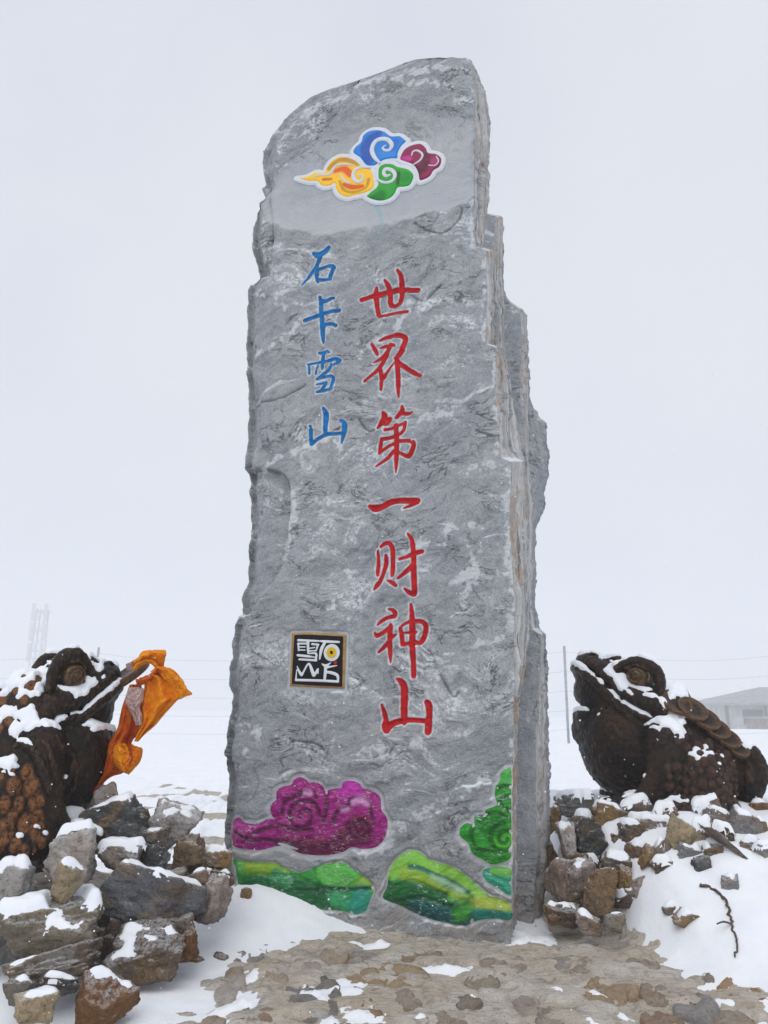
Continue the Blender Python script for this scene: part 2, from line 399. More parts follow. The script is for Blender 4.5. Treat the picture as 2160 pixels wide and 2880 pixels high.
polS = sstep(0.02, -0.05, POL)
POL = POL + 0.03 * fbm(RU * 5, RV * 8, 0.9, 3, 145) + 0.010 * fbm(RU * 22, RV * 22, 0.9, 2, 146)
pol = sstep(0.010, -0.010, POL) * sstep(uv(1000, 330)[1], uv(1000, 470)[1], RV)
REL = REL * (1 - 0.9 * polS) + polS * 0.006
leftd = np.full(RU.shape, 9.0)
for a, b in zip(cL[:-1], cL[1:]):
    e = b - a; t = np.clip(((RU - a[0]) * e[0] + (RV - a[1]) * e[1]) / (e @ e + 1e-12), 0, 1)
    leftd = np.minimum(leftd, np.hypot(RU - a[0] - t * e[0], RV - a[1] - t * e[1]))
wob = 1 + 0.6 * fbm(RU * 3, RV * 3, 9.1, 3, 151)
lowf = 0.22 + 0.78 * sstep(uv(800, 380)[1], uv(800, 560)[1], RV)
REL += lowf * 0.10 * np.exp(-leftd / (0.045 * np.clip(wob, 0.35, 2)))
REL += lowf * 0.035 * sstep(0.075, 0.05, leftd - 0.05 * (wob - 1))
for pts, dep, soft in (([(747,512),(800,455),(885,400),(935,330),(990,262),(1010,200),(900,150),(600,300),(600,560)], 0.055, 0.012),
                       ([(690,1310),(770,1322),(806,1345),(815,1400),(808,1480),(800,1560),(760,1640),(690,1722),(560,1722),(560,1310)], 0.065, 0.010),
                       ([(690,560),(752,540),(768,640),(752,772),(640,790),(640,560)], 0.035, 0.012),
                       ([(600,2120),(668,2150),(660,2240),(640,2300),(655,2400),(660,2560),(560,2560),(560,2120)], 0.04, 0.01)):
    d = poly_sd(RU, RV, upoly(pts)) + 0.012 * fbm(RU * 9, RV * 9, 2.0, 2, 161)
    REL += dep * sstep(soft, -soft, d)
CRK_EDGE = np.zeros(RU.shape)  # dark lines drawn along the edges of the stepped-back areas and the fractures
for pts in ([(695,1312),(770,1322),(806,1345),(815,1400),(808,1480),(800,1560),(760,1640),(700,1712)],[(747,512),(800,455),(885,400),(935,330)],[(752,545),(766,640),(752,765)],[(1165,625),(1200,645),(1245,655),(1290,620),(1300,590)],[(1010,1180),(1040,1215),(1080,1190)],[(700,1130),(790,1120),(860,1085)],[(812,2085),(880,2090),(910,2110)],
            [(1240,1900),(1275,1960),(1290,1945)],[(1340,1210),(1390,1230),(1440,1215)],[(880,2560),(900,2480)],[(1150,820),(1190,845),(1240,800)]):
    q = upoly(pts); d = stroke_sd(RU, RV, np.column_stack([q, np.full(len(q), 0.001)])); REL += 0.010 * sstep(0.014, 0.0, d); CRK_EDGE = np.maximum(CRK_EDGE, sstep(0.010, 0.002, d))
rsk = np.random.RandomState(41)
for _ in range(70):                                                             # hairline fractures running with the slant of the strata
    x, y, a = rsk.uniform(U0 + 0.2, U1 - 0.25), rsk.uniform(0.15, VTOP - 0.2), math.radians(24) + rsk.normal() * 0.35; L = rsk.uniform(0.05, 0.30) * (1.6 if rsk.rand() < 0.2 else 1); n = max(3, int(L / 0.03)); P_ = [(x, y)]
    for _k in range(n): a += rsk.normal() * 0.33; P_.append((P_[-1][0] + 0.03 * math.cos(a), P_[-1][1] + 0.03 * math.sin(a)))
    P_ = np.array(P_); j0, j1 = np.searchsorted(ru, [P_[:, 0].min() - 0.05, P_[:, 0].max() + 0.05]); i0, i1 = np.searchsorted(rv, [P_[:, 1].min() - 0.05, P_[:, 1].max() + 0.05]); W = (slice(i0, i1), slice(j0, j1))
    if RU[W].size == 0: continue
    d = stroke_sd(RU[W], RV[W], np.column_stack([P_, np.full(len(P_), 0.0005)])); sg = np.interp(RU[W], np.sort(P_[:, 0]), P_[np.argsort(P_[:, 0]), 1]) - RV[W]
    k_ = (1 - 0.8 * polS[W]) * rsk.uniform(0.5, 1.0); REL[W] += k_ * (0.003 * sstep(0.008, 0.0, d)); CRK_EDGE[W] = np.maximum(CRK_EDGE[W], 0.55 * k_ * sstep(0.006, 0.001, d))
# ---- art laid out in crop frames: (x0, y0, scale)
FA, FB, FC_, FD, FE, FF, FG, FH = (800,660,.2652),(820,980,.2532),(980,1360,.16878),(980,1690,.18088),(780,1740,.14467),(800,320,.30139),(600,2100,.3255),(1040,2100,.3255)
MPP = float(np.linalg.norm(uv(1100, 1500) - uv(1101, 1500)))
def fr(pts, F):
    q = uv([F[0] + F[2] * p[0] for p in pts], [F[1] + F[2] * p[1] for p in pts])
    if len(pts[0]) > 2: q = np.column_stack([q, [p[2] * F[2] * MPP for p in pts]])
    return q
A, B, D4 = FA, FB, FD
CHARS = {
 'blue': [
  [(A,[(305,195,18),(350,215,36),(420,190,32),(470,140,24)]),(A,[(385,215,26),(340,330,24),(270,440,22),(195,545,12)]),(A,[(350,370,18),(345,430,24),(360,515,14)]),
   (A,[(350,375,18),(430,345,20),(505,335,22),(530,360,24)]),(A,[(520,365,26),(495,430,24),(485,480,20)]),(A,[(365,490,18),(430,485,18),(490,478,20)])],
  [(A,[(378,670,18),(395,730,26),(400,850,24),(405,1000,28),(410,1080,24),(410,1155,6)]),(A,[(400,720,34),(450,715,24),(500,690,20),(530,685,18)]),
   (A,[(220,915,22),(300,890,22),(400,855,20),(500,825,20),(590,815,22)]),(A,[(430,960,24),(500,952,18),(545,965,20)])],
  [(B,[(305,50,14),(360,45,22),(385,28,18),(420,42,12)]),(B,[(350,60,18),(350,130,20),(345,230,14)]),(B,[(190,185,16),(290,165,16),(400,140,20),(480,115,22),(535,140,24),(465,180,12)]),
   (B,[(200,190,14),(205,240,14),(205,290,14)]),(B,[(440,170,12),(420,230,18),(350,290,16),(285,345,14)]),(B,[(300,200,9),(280,255,10),(270,290,9)]),
   (B,[(280,345,14),(370,320,16),(440,310,18),(468,340,20),(455,400,22),(440,460,18)]),(B,[(285,405,14),(340,395,14),(390,385,16),(345,460,18)]),(B,[(290,490,18),(370,475,18),(450,462,16)])],
  [(B,[(355,665,14),(380,730,32),(375,850,28),(375,950,24)]),(B,[(208,865,16),(212,950,24),(210,1055,20)]),(B,[(215,1055,22),(290,1000,20),(380,955,20),(480,945,18),(560,935,18)]),
   (B,[(535,795,10),(585,830,26),(580,930,28),(555,1045,12)])]],
 'red': [
  [(A,[(825,705,24),(920,665,24),(1000,640,34),(1100,605,28),(1230,570,28),(1330,575,26),(1410,575,30)]),(A,[(980,570,16),(975,650,30),(980,750,24),(1000,850,24),(1012,868,18)]),
   (A,[(1010,868,18),(1100,855,16),(1200,825,17),(1300,815,20)]),(A,[(1065,490,12),(1100,540,26),(1118,620,26),(1116,700,28),(1125,735,24)]),(A,[(1125,738,26),(1175,745,24),(1215,712,22)]),
   (A,[(1205,390,14),(1240,450,26),(1240,570,28),(1235,650,24),(1215,715,24)])],
  [(A,[(1010,1125,12),(1090,1085,22),(1200,1055,24),(1270,1075,28),(1275,1130,30),(1240,1220,26),(1195,1280,22)]),(A,[(925,1160,14),(960,1220,22),(985,1270,18)]),
   (A,[(1020,1200,12),(1090,1180,20),(1150,1165,24)]),(A,[(1122,1150,16),(1110,1200,22),(1085,1260,18)]),(B,[(1070,30,22),(1000,110,20),(915,160,10)]),
   (B,[(1240,20,22),(1190,80,20),(1150,100,18)]),(B,[(1060,70,22),(1000,190,24),(930,280,20),(820,380,16)]),(B,[(1160,110,24),(1210,175,26),(1330,250,24),(1430,300,20)]),
   (B,[(985,230,20),(1005,330,24),(1000,465,14)]),(B,[(1140,150,6),(1080,240,14),(1025,340,18)]),(B,[(1165,120,26),(1180,250,26),(1185,400,24),(1188,540,10)])],
  [(B,[(1015,705,16),(1030,760,34),(985,850,28),(960,885,16)]),(B,[(1050,790,26),(1100,780,18),(1070,840,18),(1035,850,16)]),(B,[(1225,635,12),(1225,690,26),(1160,765,18)]),
   (B,[(1225,715,24),(1290,720,20),(1335,700,12)]),(B,[(1040,910,16),(1120,895,18),(1180,860,20),(1250,830,20)]),(B,[(1262,815,18),(1255,900,18),(1220,950,18),(1185,965,18)]),
   (B,[(1000,1010,18),(1100,1000,18),(1170,975,18)]),(B,[(1000,1020,18),(985,1090,22),(970,1160,16)]),(B,[(975,1150,18),(1060,1100,18),(1150,1060,18)]),
   (B,[(1200,1035,20),(1300,1030,20),(1360,1060,24),(1350,1120,24),(1310,1195,24),(1270,1195,20),(1200,1160,16)]),(B,[(1165,850,24),(1170,1000,26),(1170,1150,26),(1165,1280,20),(1160,1385,6)]),
   (B,[(1140,1140,16),(1070,1220,22),(935,1310,10)])],
  [(FC_,[(345,375,24),(450,415,60),(560,390,50),(700,320,48),(850,290,44),(1050,290,46),(1170,290,40)]),(FC_,[(1170,320,28),(1050,370,28),(920,415,12)])],
  [(FC_,[(490,1115,18),(490,1300,28),(485,1450,32),(485,1530,20)]),(FC_,[(545,1055,24),(620,1000,32),(690,1005,34),(740,1100,38),(745,1300,38),(745,1500,36),(735,1550,18)]),
   (FC_,[(625,1200,26),(625,1300,36),(590,1480,34),(540,1620,34),(480,1700,38),(430,1765,18)]),(FC_,[(650,1620,10),(740,1660,32),(805,1710,24)]),
   (FC_,[(860,1265,24),(980,1225,28),(1100,1175,38),(1240,1140,34)]),(FC_,[(985,830,14),(1055,930,32),(1085,1100,38),(1100,1300,42),(1105,1600,42),(1115,1800,40),(1105,1860,28)]),
   (FC_,[(1080,1370,34),(980,1480,34),(840,1590,22)]),(FC_,[(945,1755,14),(1020,1820,34),(1100,1855,34)])],
  [(D4,[(630,130,14),(700,150,28),(735,200,30),(720,240,32)]),(D4,[(720,240,32),(600,270,26),(500,330,24),(450,380,10)]),(D4,[(415,495,14),(450,545,30),(560,490,30),(650,420,32),(665,370,20)]),
   (D4,[(670,400,30),(660,500,36),(650,620,34),(655,800,32),(660,960,10)]),(D4,[(640,640,26),(560,720,26),(470,800,16)]),(D4,[(680,570,28),(750,530,14)]),
   (D4,[(975,55,20),(995,200,34),(1005,400,42),(1005,700,42),(1015,950,36),(1020,1170,34)]),(D4,[(850,385,20),(920,345,20),(1010,325,26),(1150,325,30),(1210,390,34),(1205,500,34),(1160,620,34),(1110,660,28),(1040,630,24)]),
   (D4,[(820,430,26),(840,560,30),(850,680,28)]),(D4,[(850,680,30),(920,670,26),(1000,650,26)]),(D4,[(880,500,14),(1000,495,18),(1070,490,14)])],
  [(D4,[(760,1210,14),(830,1260,42),(870,1350,50),(870,1600,46),(865,1850,44),(870,1910,20)]),(D4,[(525,1615,18),(555,1720,30),(580,1850,38),(580,1950,56),(590,2010,46)]),
   (D4,[(590,1980,58),(680,1910,42),(800,1870,38),(900,1855,34),(1000,1850,32),(1210,1870,30)]),(D4,[(1210,1570,32),(1250,1620,50),(1260,1750,40),(1250,1900,48),(1245,2020,46),(1230,2050,28)])]],
}
MASK = np.zeros(RU.shape + (4,)); MASK[..., 3] = CRK_EDGE
def win(lo, hi, m=0.06):
    j0, j1 = np.searchsorted(ru, [lo[0] - m, hi[0] + m]); i0, i1 = np.searchsorted(rv, [lo[1] - m, hi[1] + m]); return slice(max(i0, 0), i1), slice(max(j0, 0), j1)
def strokes_of(ch): return [fr(p, F) for F, p in ch]
def sd_strokes(x, y, st):
    d = np.full(x.shape, 1e9)
    for s in st: d = np.minimum(d, stroke_sd(x, y, s))
    return d
CARVE = np.zeros(RU.shape)
CH_ST = []
for colr, lst in CHARS.items():
    for ch in lst:
        st = strokes_of(ch); allp = np.concatenate([s[:, :2] for s in st]); W = win(allp.min(0), allp.max(0))
        d = sd_strokes(RU[W], RV[W], st); CARVE[W] = np.maximum(CARVE[W], sstep(0.004, -0.006, d))
        rim = sstep(0.016, 0.004, d + 0.006 * fbm(RU[W] * 30, RV[W] * 30, 0, 2, 171)); MASK[W][..., 0] = np.maximum(MASK[W][..., 0], rim)
        CH_ST.append((colr, st, allp.min(0) - 0.06, allp.max(0) + 0.06))
P = lambda pts, F: catmull(fr(pts, F), 5)
BLUE_C = P([(635,370),(660,310),(710,265),(730,205),(790,160),(870,148),(940,165),(1000,205),(1080,205),(1130,240),(1148,262),(1100,310),(1070,370),(1062,425),(1000,432),(930,445),(870,480),(840,498),(760,490),(700,420)], FF)
MAG_C = P([(1072,435),(1090,370),(1130,320),(1200,285),(1280,278),(1330,320),(1350,360),(1420,370),(1470,410),(1475,460),(1450,510),(1400,540),(1370,590),(1310,625),(1255,630),(1240,560),(1200,490),(1130,460)], FF)
GRN_C = P([(868,560),(880,500),(930,465),(1010,465),(1060,490),(1110,500),(1170,520),(1215,570),(1205,630),(1170,680),(1110,695),(1065,700),(1040,750),(990,800),(910,825),(830,815),(760,780),(800,730),(860,680),(870,620)], FF)
YEL_C = P([(110,605),(200,590),(265,560),(300,545),(370,545),(400,490),(440,440),(510,400),(590,400),(660,430),(710,470),(735,495),(790,510),(830,545),(840,600),(850,660),(830,710),(770,745),(700,765),(650,775),(580,790),(510,760),(475,710),(465,660),(440,680),(380,690),(330,670),(300,640),(220,640)], FF)
BIGMAG = P([(130,700),(150,650),(215,610),(265,650),(350,665),(420,650),(480,620),(540,625),(500,580),(500,500),(540,460),(545,380),(600,345),(665,330),(690,285),(740,265),(800,290),(820,310),(890,310),(940,340),(960,385),(1010,370),(1100,355),(1120,310),(1190,295),(1260,320),(1290,360),(1370,385),(1430,440),(1450,550),(1490,610),(1500,690),(1470,800),(1400,870),(1290,885),(1190,870),(1120,910),(1000,935),(860,935),(740,915),(640,870),(560,855),(430,885),(300,880),(180,850),(150,780)], FG)
LHILL = P([(165,985),(215,970),(330,990),(520,1005),(620,1045),(700,1080),(750,1090),(850,1055),(980,1015),(1090,1000),(1140,1010),(1250,1090),(1380,1215),(1350,1330),(1310,1420),(1210,1450),(1100,1420),(900,1410),(700,1390),(560,1380),(380,1370),(250,1290),(200,1050)], FG)
RHILL = P([(110,1300),(150,1200),(160,1090),(230,970),(340,905),(430,920),(520,980),(700,1030),(810,1100),(920,1200),(1030,1290),(1150,1310),(1226,1380),(1222,1490),(1100,1480),(960,1490),(860,1530),(800,1545),(560,1500),(380,1440),(250,1370),(170,1340)], FH)
GCLOUD = P([(1222,205),(1180,195),(1130,230),(1120,300),(1090,340),(1080,420),(1100,500),(1010,540),(990,580),(910,600),(900,670),(840,660),(785,700),(780,770),(850,830),(890,920),(960,970),(1050,1020),(1130,1010),(1200,980),(1220,920),(1222,600)], FH)
TEAL = P([(975,1080),(1050,1045),(1215,1060),(1217,1170),(1215,1280),(1100,1220),(1000,1160)], FH)
for poly, r in ((BIGMAG, 0.03), (LHILL, 0.012), (RHILL, 0.016), (GCLOUD, 0.03), (TEAL, 0.02)):
    W = win(poly.min(0), poly.max(0)); d = poly_sd(RU[W], RV[W], poly) + 0.006 * fbm(RU[W] * 20, RV[W] * 20, 0, 2, 181)
    MASK[W][..., 1] = np.maximum(MASK[W][..., 1], 0.75 * sstep(r, r * 0.6, d)); MASK[W][..., 0] = np.maximum(MASK[W][..., 0], 0.5 * sstep(0.010, 0.0, d))
    REL[W] += 0.008 * sstep(r, r * 0.4, d)
MASK[..., 1] = np.maximum(MASK[..., 1], pol * (0.65 + 0.25 * sstep(uv(1000, 500)[1], uv(1000, 640)[1], RV)))
for pts in ([(735,508,5),(800,458,7),(880,402,4)],[(1140,1200,3),(1200,1178,8),(1275,1160,4)],[(1030,2400,14),(1110,2340,13),(1220,2270,10)],[(1240,2250,6),(1370,2190,6)],[(650,2010,4),(720,2050,5),(830,2090,5),(910,2115,4)],
            [(640,2170,4),(760,2040,4)],[(780,862,4),(850,850,4)],[(700,805,5),(740,830,6),(830,815,5)],[(1050,862,8),(1130,850,6),(1300,845,5),(1366,862,3)],[(1010,1000,10),(1060,960,8),(1130,900,5)],[(1240,1500,6),(1300,1480,5),(1360,1485,4)],
            [(1240,1532,5),(1340,1535,4)],[(1275,1650,12),(1330,1600,16),(1300,1700,12)],[(1340,1820,10),(1420,1790,8),(1440,1720,8)],[(1130,1560,8),(1200,1530,6)],[(720,1320,5),(900,1240,8),(960,1260,5)],[(700,1010,8),(790,960,10),(840,900,6)],[(800,1560,12),(830,1440,14),(820,1380,8)],
            [(1290,1330,6),(1380,1300,8)],[(1380,600,6),(1330,640,8)],[(1180,2080,8),(1100,2130,6)],[(1000,2120,8),(1080,2100,6)],[(860,300,8),(960,262,13),(1090,222,14),(1200,196,16),(1300,195,12)],[(780,400,6),(830,330,9),(880,300,8)],[(1150,230,10),(1270,240,10)],[(1362,715,4),(1363,960,4)],[(1389,1000,5),(1399,1280,5)],[(1432,1320,6),(1430,1500,7),(1442,1650,10),(1442,1760,7)],[(1330,560,4),(1328,690,6)],[(1436,2050,4),(1434,2500,5)]):
    q = uv([p[0] for p in pts], [p[1] for p in pts]); q = np.column_stack([q, [p[2] * MPP for p in pts]]); W = win(q[:, :2].min(0), q[:, :2].max(0), 0.08)
    d = stroke_sd(RU[W], RV[W], q) + 0.04 * fbm(RU[W] * 17, RV[W] * 17, 0.4, 4, 185, 0.72); MASK[W][..., 0] = np.maximum(MASK[W][..., 0], 0.66 * sstep(0.012, -0.014, d))
drip = stroke_sd(RU, RV, fr([(850,850,26),(890,930,16),(905,1050,7),(900,1250,3)], FF)); MASK[..., 2] = sstep(0.012, -0.01, drip)
SEAL = fr([(290,280),(640,272),(1350,310),(1330,840),(1310,1360),(800,1340),(250,1310),(275,800)], FE)
W = win(SEAL.min(0), SEAL.max(0)); d = poly_sd(RU[W], RV[W], SEAL); REL[W] = REL[W] * sstep(0.0, 0.03, d) + (1 - sstep(0.0, 0.03, d)) * float(REL[W][d < 0].mean())
MASK[W][..., 1] = np.maximum(MASK[W][..., 1], sstep(0.022, 0.012, d + 0.006 * fbm(RU[W] * 25, RV[W] * 25, 0, 2, 191)))
def samp(R, u, v):
    x = np.clip((np.asarray(u) - U0) / RS, 0, R.shape[1] - 1.001); y = np.clip((np.asarray(v) - V0) / RS, 0, R.shape[0] - 1.001)
    i, j = x.astype(int), y.astype(int); a, b = x - i, y - j
    if R.ndim == 3: a, b = a[..., None], b[..., None]
    return (R[j, i] * (1 - a) + R[j, i + 1] * a) * (1 - b) + (R[j + 1, i] * (1 - a) + R[j + 1, i + 1] * a) * b
STONE_F = REL + 0.017 * CARVE
# ---- loft
NR, NF = 800, 270
pys = np.concatenate([np.linspace(2760, 300, NR - 120), np.linspace(300, 163.2, 121)[1:]]); NR = len(pys)
Lp = np.interp(pys, [p[1] for p in SILL], [p[0] for p in SILL]); Rp = [np.interp(pys, [r[0] for r in RROWS], [r[k + 1] for r in RROWS]) for k in range(7)]
jit = pys * 0.0044
Lp = Lp - 10 * sstep(520, 640, pys); Lp = Lp + 2.6 * fbm(jit * 6, 0.1, 0.2, 4, 201); Rp = [Rp[k] + 2.2 * fbm(jit * 6, 3.1 * k, 0.2, 4, 211) + 2.2 * np.floor(2.5 * fbm(jit * 4.5, 5.1 * k, 1.7, 2, 215)) / 2.5 for k in range(7)]
Lp = np.minimum(Lp, Rp[0] - 12)
cols, cols_m = [], []
def face_pts(px):
    q = uv(px, pys, 0.02); tm = np.where(pys < 535, 0.10, 0.02)
    for _ in range(3): q = uv_t(px, pys, np.clip(samp(STONE_F, q[:, 0], q[:, 1]), 0.0, tm))
    return np.column_stack([q[:, 0], samp(STONE_F, q[:, 0], q[:, 1]), q[:, 1]])
def uv_t(px, py, t):
    d = ray(px, py); o = np.array([0, 0, CAM_H]) - SO; s_ = (t - o @ SW) / (d @ SW); p = o + d * s_[:, None]; return np.column_stack([p @ SU, p[:, 2]])
Le = face_pts(Lp)
for s in np.linspace(1, 0, 14)[:-1]:                                           # hidden left flank, back to front
    c = Le.copy(); c[:, 0] += 0.10 * s; c[:, 1] = Le[:, 1] + (0.72 - Le[:, 1]) * s; cols.append(c); cols_m.append(np.zeros((NR, 4)))
for s in np.linspace(0, 1, NF):
    c = face_pts(Lp + (Rp[0] - Lp) * s); cols.append(c); cols_m.append(samp(MASK, c[:, 0], c[:, 2]))
edge3 = [cols[-1]]
for k in range(1, 7):
    q = uv_t(Rp[k], pys, np.full(NR, RT[k])); edge3.append(np.column_stack([q[:, 0], np.full(NR, RT[k]), q[:, 1]]))
for k in range(6):
    n = 22 if k in (0, 2, 4) else 12; side = k % 2 == 0
    for s in np.linspace(0, 1, n + 1)[1:]:
        c = edge3[k] + (edge3[k + 1] - edge3[k]) * s; e = math.sin(math.pi * s) if k < 5 else 1.0
        lam = 3.2 * fbm(c[:, 1] * 19, c[:, 2] * 1.5, 0.4, 3, 221); lam = np.floor(lam) + sstep(0.75, 1.0, lam - np.floor(lam)); c[:, 0] += (0.0075 * lam + 0.012 * fbm(c[:, 1] * 24, c[:, 2] * 13, 0.4, 4, 225, 0.65)) * e
        if not side: c[:, 1] += 0.010 * fbm(c[:, 0] * 9, c[:, 2] * 5, 7.1, 3, 231) * e
        cols.append(c); mm = np.zeros((NR, 4)); mm[:, 2] = -1.0 if side else 0.0; cols_m.append(mm)
for s in np.linspace(0, 1, 10)[1:-1]:
    cols.append(edge3[6] * (1 - s) + cols[0] * s); cols_m.append(np.zeros((NR, 4)))
SM = np.stack(cols_m, 1); NCOL = len(cols)
sv = np.stack(cols, 1).reshape(-1, 3)
topr = sv[-NCOL:]; cen = topr.mean(0)
sv = np.vstack([sv, cen + (topr - cen) * 0.6, cen + (topr - cen) * 0.04])
gf = grid_faces(NR + 2, NCOL); r = np.arange(NR + 1) * NCOL
sf = np.concatenate([gf, np.stack([r + NCOL - 1, r, r + NCOL, r + 2 * NCOL - 1], 1)])
SM = np.concatenate([SM, SM[-1:], SM[-1:]])
def m_stone():
    k = NT('grey_slate'); o = k.obj(); at = k.att(); sx = k.n('SeparateColor', {'Color': at.outputs['Color']})
    rim, pol_, drp = sx.outputs[0], sx.outputs[1], sx.outputs[2]
    wv = k.n('VectorMath', {0: o}, operation='ADD'); wn_ = k.n('TexNoise', {'Vector': o, 'Scale': 1.4, 'Detail': 3.0}); sc_ = k.n('VectorMath', {0: wn_.outputs['Color']}, operation='SCALE'); sc_.inputs['Scale'].default_value = 0.5; k.set(wv.inputs[1], sc_.outputs[0]); q = wv.outputs[0]
    sl = k.mapping(q, (0, math.radians(24), 0), (1, 1, 1.7))
    a = k.noise(o, 1.5, 5, 0.6, 0.4); b = k.noise(sl, 8, 7, 0.70, 0.4); c = k.noise(sl, 36, 5, 0.72, 0.3); f = k.noise(o, 150, 3, 0.65)
    g = k.noise(k.mapping(q, (0, math.radians(24), 0), (1, 1, 1.8)), 90, 4, 0.75)
    col = k.mix(k.ramp(a, 0.3, 0.7), (0.325, 0.347, 0.372), (0.405, 0.407, 0.413))
    col = k.mix(k.ramp(b, 0.36, 0.58), k.mix(0.42, col, (0.14, 0.16, 0.185)), col)
    col = k.mix(k.ramp(c, 0.54, 0.72, 0, 0.4), col, (0.58, 0.60, 0.63))
    col = k.mix(k.ramp(c, 0.42, 0.30, 0, 0.6), col, (0.15, 0.16, 0.18))
    col = k.mix(k.ramp(g, 0.54, 0.66, 0, 0.6), col, (0.13, 0.14, 0.155)); col = k.mix(k.ramp(g, 0.45, 0.33, 0, 0.5), col, (0.62, 0.64, 0.66))
    col = k.mix(k.ramp(f, 0.56, 0.66, 0, 0.4), col, (0.12, 0.13, 0.14)); col = k.mix(k.ramp(f, 0.42, 0.32, 0, 0.4), col, (0.66, 0.68, 0.70))
    rn = k.noise(k.mapping(q, (0, math.radians(24), 0), (1, 1, 2.4), (2, 5, 1)), 3.2, 9, 0.66, 0.6); rg = k.math('ABSOLUTE', k.math('SUBTRACT', rn, 0.5))
    fine = k.math('MULTIPLY', k.ramp(rg, 0.010, 0.002), k.ramp(k.noise(o, 3.0, 3, 0.5), 0.48, 0.60)); fine = k.math('MULTIPLY', fine, k.ramp(pol_, 0.2, 0.7, 1.0, 0.2)); col = k.mix(k.math('MULTIPLY', fine, 0.8), col, (0.085, 0.09, 0.10))
    # pale scars, quartz and rime caught on the broken strata
    e = k.noise(k.mapping(q, (0, math.radians(24), 0), (1.0, 1, 1.5), (3, 1, 2)), 2.6, 10, 0.78, 1.0)
    p = k.noise(o, 1.7, 4, 0.55, 0.5); rime = k.math('MULTIPLY', k.ramp(e, 0.50, 0.60), k.ramp(p, 0.42, 0.60))
    rime = k.math('MULTIPLY', rime, k.ramp(k.noise(o, 42, 9, 0.82), 0.44, 0.54, 0.0, 1.0))
    e2 = k.noise(k.mapping(q, (0, math.radians(33), 0), (0.8, 1, 7), (7, 3, 5)), 1.6, 7, 0.6, 0.5)
    rime = k.math('MAXIMUM', rime, k.math('MULTIPLY', k.ramp(e2, 0.63, 0.67, 0, 0.75), k.ramp(k.noise(o, 30, 5, 0.7), 0.35, 0.6, 0.3, 1.0)))
    rime = k.math('MULTIPLY', rime, k.math('SUBTRACT', 1.0, pol_))
    col = k.mix(k.math('MULTIPLY', rime, 0.9), col, (0.78, 0.80, 0.82))
    sp_ = k.ramp(k.noise(o, 85, 2, 0.5), 0.69, 0.77); col = k.mix(k.math('MULTIPLY', sp_, 0.7), col, (0.78, 0.80, 0.82))
    # hairline cracks
    vo = k.n('TexVoronoi', {'Vector': k.mapping(q, (0, math.radians(20), 0), (1.0, 0.6, 2.0)), 'Scale': 2.6, 'Randomness': 1.0}, feature='DISTANCE_TO_EDGE')
    ck = k.math('MULTIPLY', k.ramp(vo.outputs['Distance'], 0.016, 0.004), k.ramp(k.noise(o, 2.4, 4, 0.6), 0.57, 0.66)); ck = k.math('MULTIPLY', ck, k.ramp(pol_, 0.2, 0.6, 1.0, 0.15))
    col = k.mix(k.math('MULTIPLY', at.outputs['Alpha'], 0.75), col, (0.075, 0.08, 0.09))
    pc = k.mix(k.ramp(a, 0.3, 0.7), (0.43, 0.455, 0.49), (0.50, 0.51, 0.52)); pc = k.mix(k.ramp(b, 0.5, 0.8, 0, 0.5), pc, (0.35, 0.37, 0.40))
    col = k.mix(k.math('MULTIPLY', pol_, 0.85), col, pc)
    col = k.mix(k.math('MULTIPLY', k.ramp(rim, 0.15, 0.9, 0, 0.92), k.ramp(k.noise(o, 70, 5, 0.75), 0.30, 0.52, 0.25, 1.0)), col, (0.72, 0.74, 0.76))
    col = k.mix(k.ramp(drp, 0.02, 1.0, 0, 0.45), col, (0.16, 0.42, 0.46))
    # sawn right flank: layered, with rust-brown seams
    side = k.ramp(drp, -0.4, -0.8)
    st = k.noise(k.mapping(o, (0, 0, 0), (10, 34, 0.9)), 1.0, 6, 0.65, 0.3); st2 = k.noise(k.mapping(o, (0, 0, 0), (3, 9, 3.2), (5, 2, 1)), 1.0, 5, 0.65)
    sc = k.mix(k.ramp(st, 0.35, 0.65), (0.40, 0.385, 0.375), (0.68, 0.66, 0.64))
    sc = k.mix(k.math('MULTIPLY', k.ramp(st2, 0.49, 0.60), k.ramp(st, 0.36, 0.58)), sc, (0.42, 0.27, 0.14)); sc = k.mix(k.ramp(k.noise(k.mapping(o, (0, 0, 0), (14, 55, 1.6), (1, 4, 2)), 1.0, 4, 0.6), 0.60, 0.68, 0, 0.85), sc, (0.10, 0.09, 0.08))
    col = k.mix(k.math('MULTIPLY', side, 0.9), col, sc)
    low = k.n('SeparateXYZ', {'Vector': o}).outputs['Z']
    col = k.mix(k.math('MULTIPLY', k.ramp(low, 0.5, 0.02), k.ramp(b, 0.42, 0.62, 0, 0.55)), col, (0.24, 0.19, 0.14))
    # snow dusting on ledges and the crown
    sn = k.ramp(k.math('ADD', k.nz(), k.math('MULTIPLY', k.math('SUBTRACT', k.noise(o, 9, 6, 0.7), 0.5), 0.9)), 0.36, 0.74)
    col = k.mix(k.math('MULTIPLY', sn, 0.85), col, SNOW)
    h = k.math('ADD', k.math('MULTIPLY', b, 0.9), k.math('ADD', k.math('MULTIPLY', c, 0.75), k.math('ADD', k.math('MULTIPLY', g, 0.4), k.math('MULTIPLY', f, 0.28))))
    h = k.math('SUBTRACT', h, k.math('MULTIPLY', fine, 0.5))
    h = k.math('MULTIPLY', h, k.ramp(pol_, 0.0, 1.0, 1.0, 0.45)); h = k.math('ADD', h, k.math('MULTIPLY', k.math('MULTIPLY', st, side), 1.2))
    return k.done(col, 0.8, k.bump(h, 0.9, 0.014), 0.25)
stone = mesh('standing_stone', sv, sf, m_stone(), None, True, SM.reshape(-1, 4), STONE_M)
tag(stone, 'tall grey slate standing stone painted with red and blue Chinese characters and clouds', 'monument')
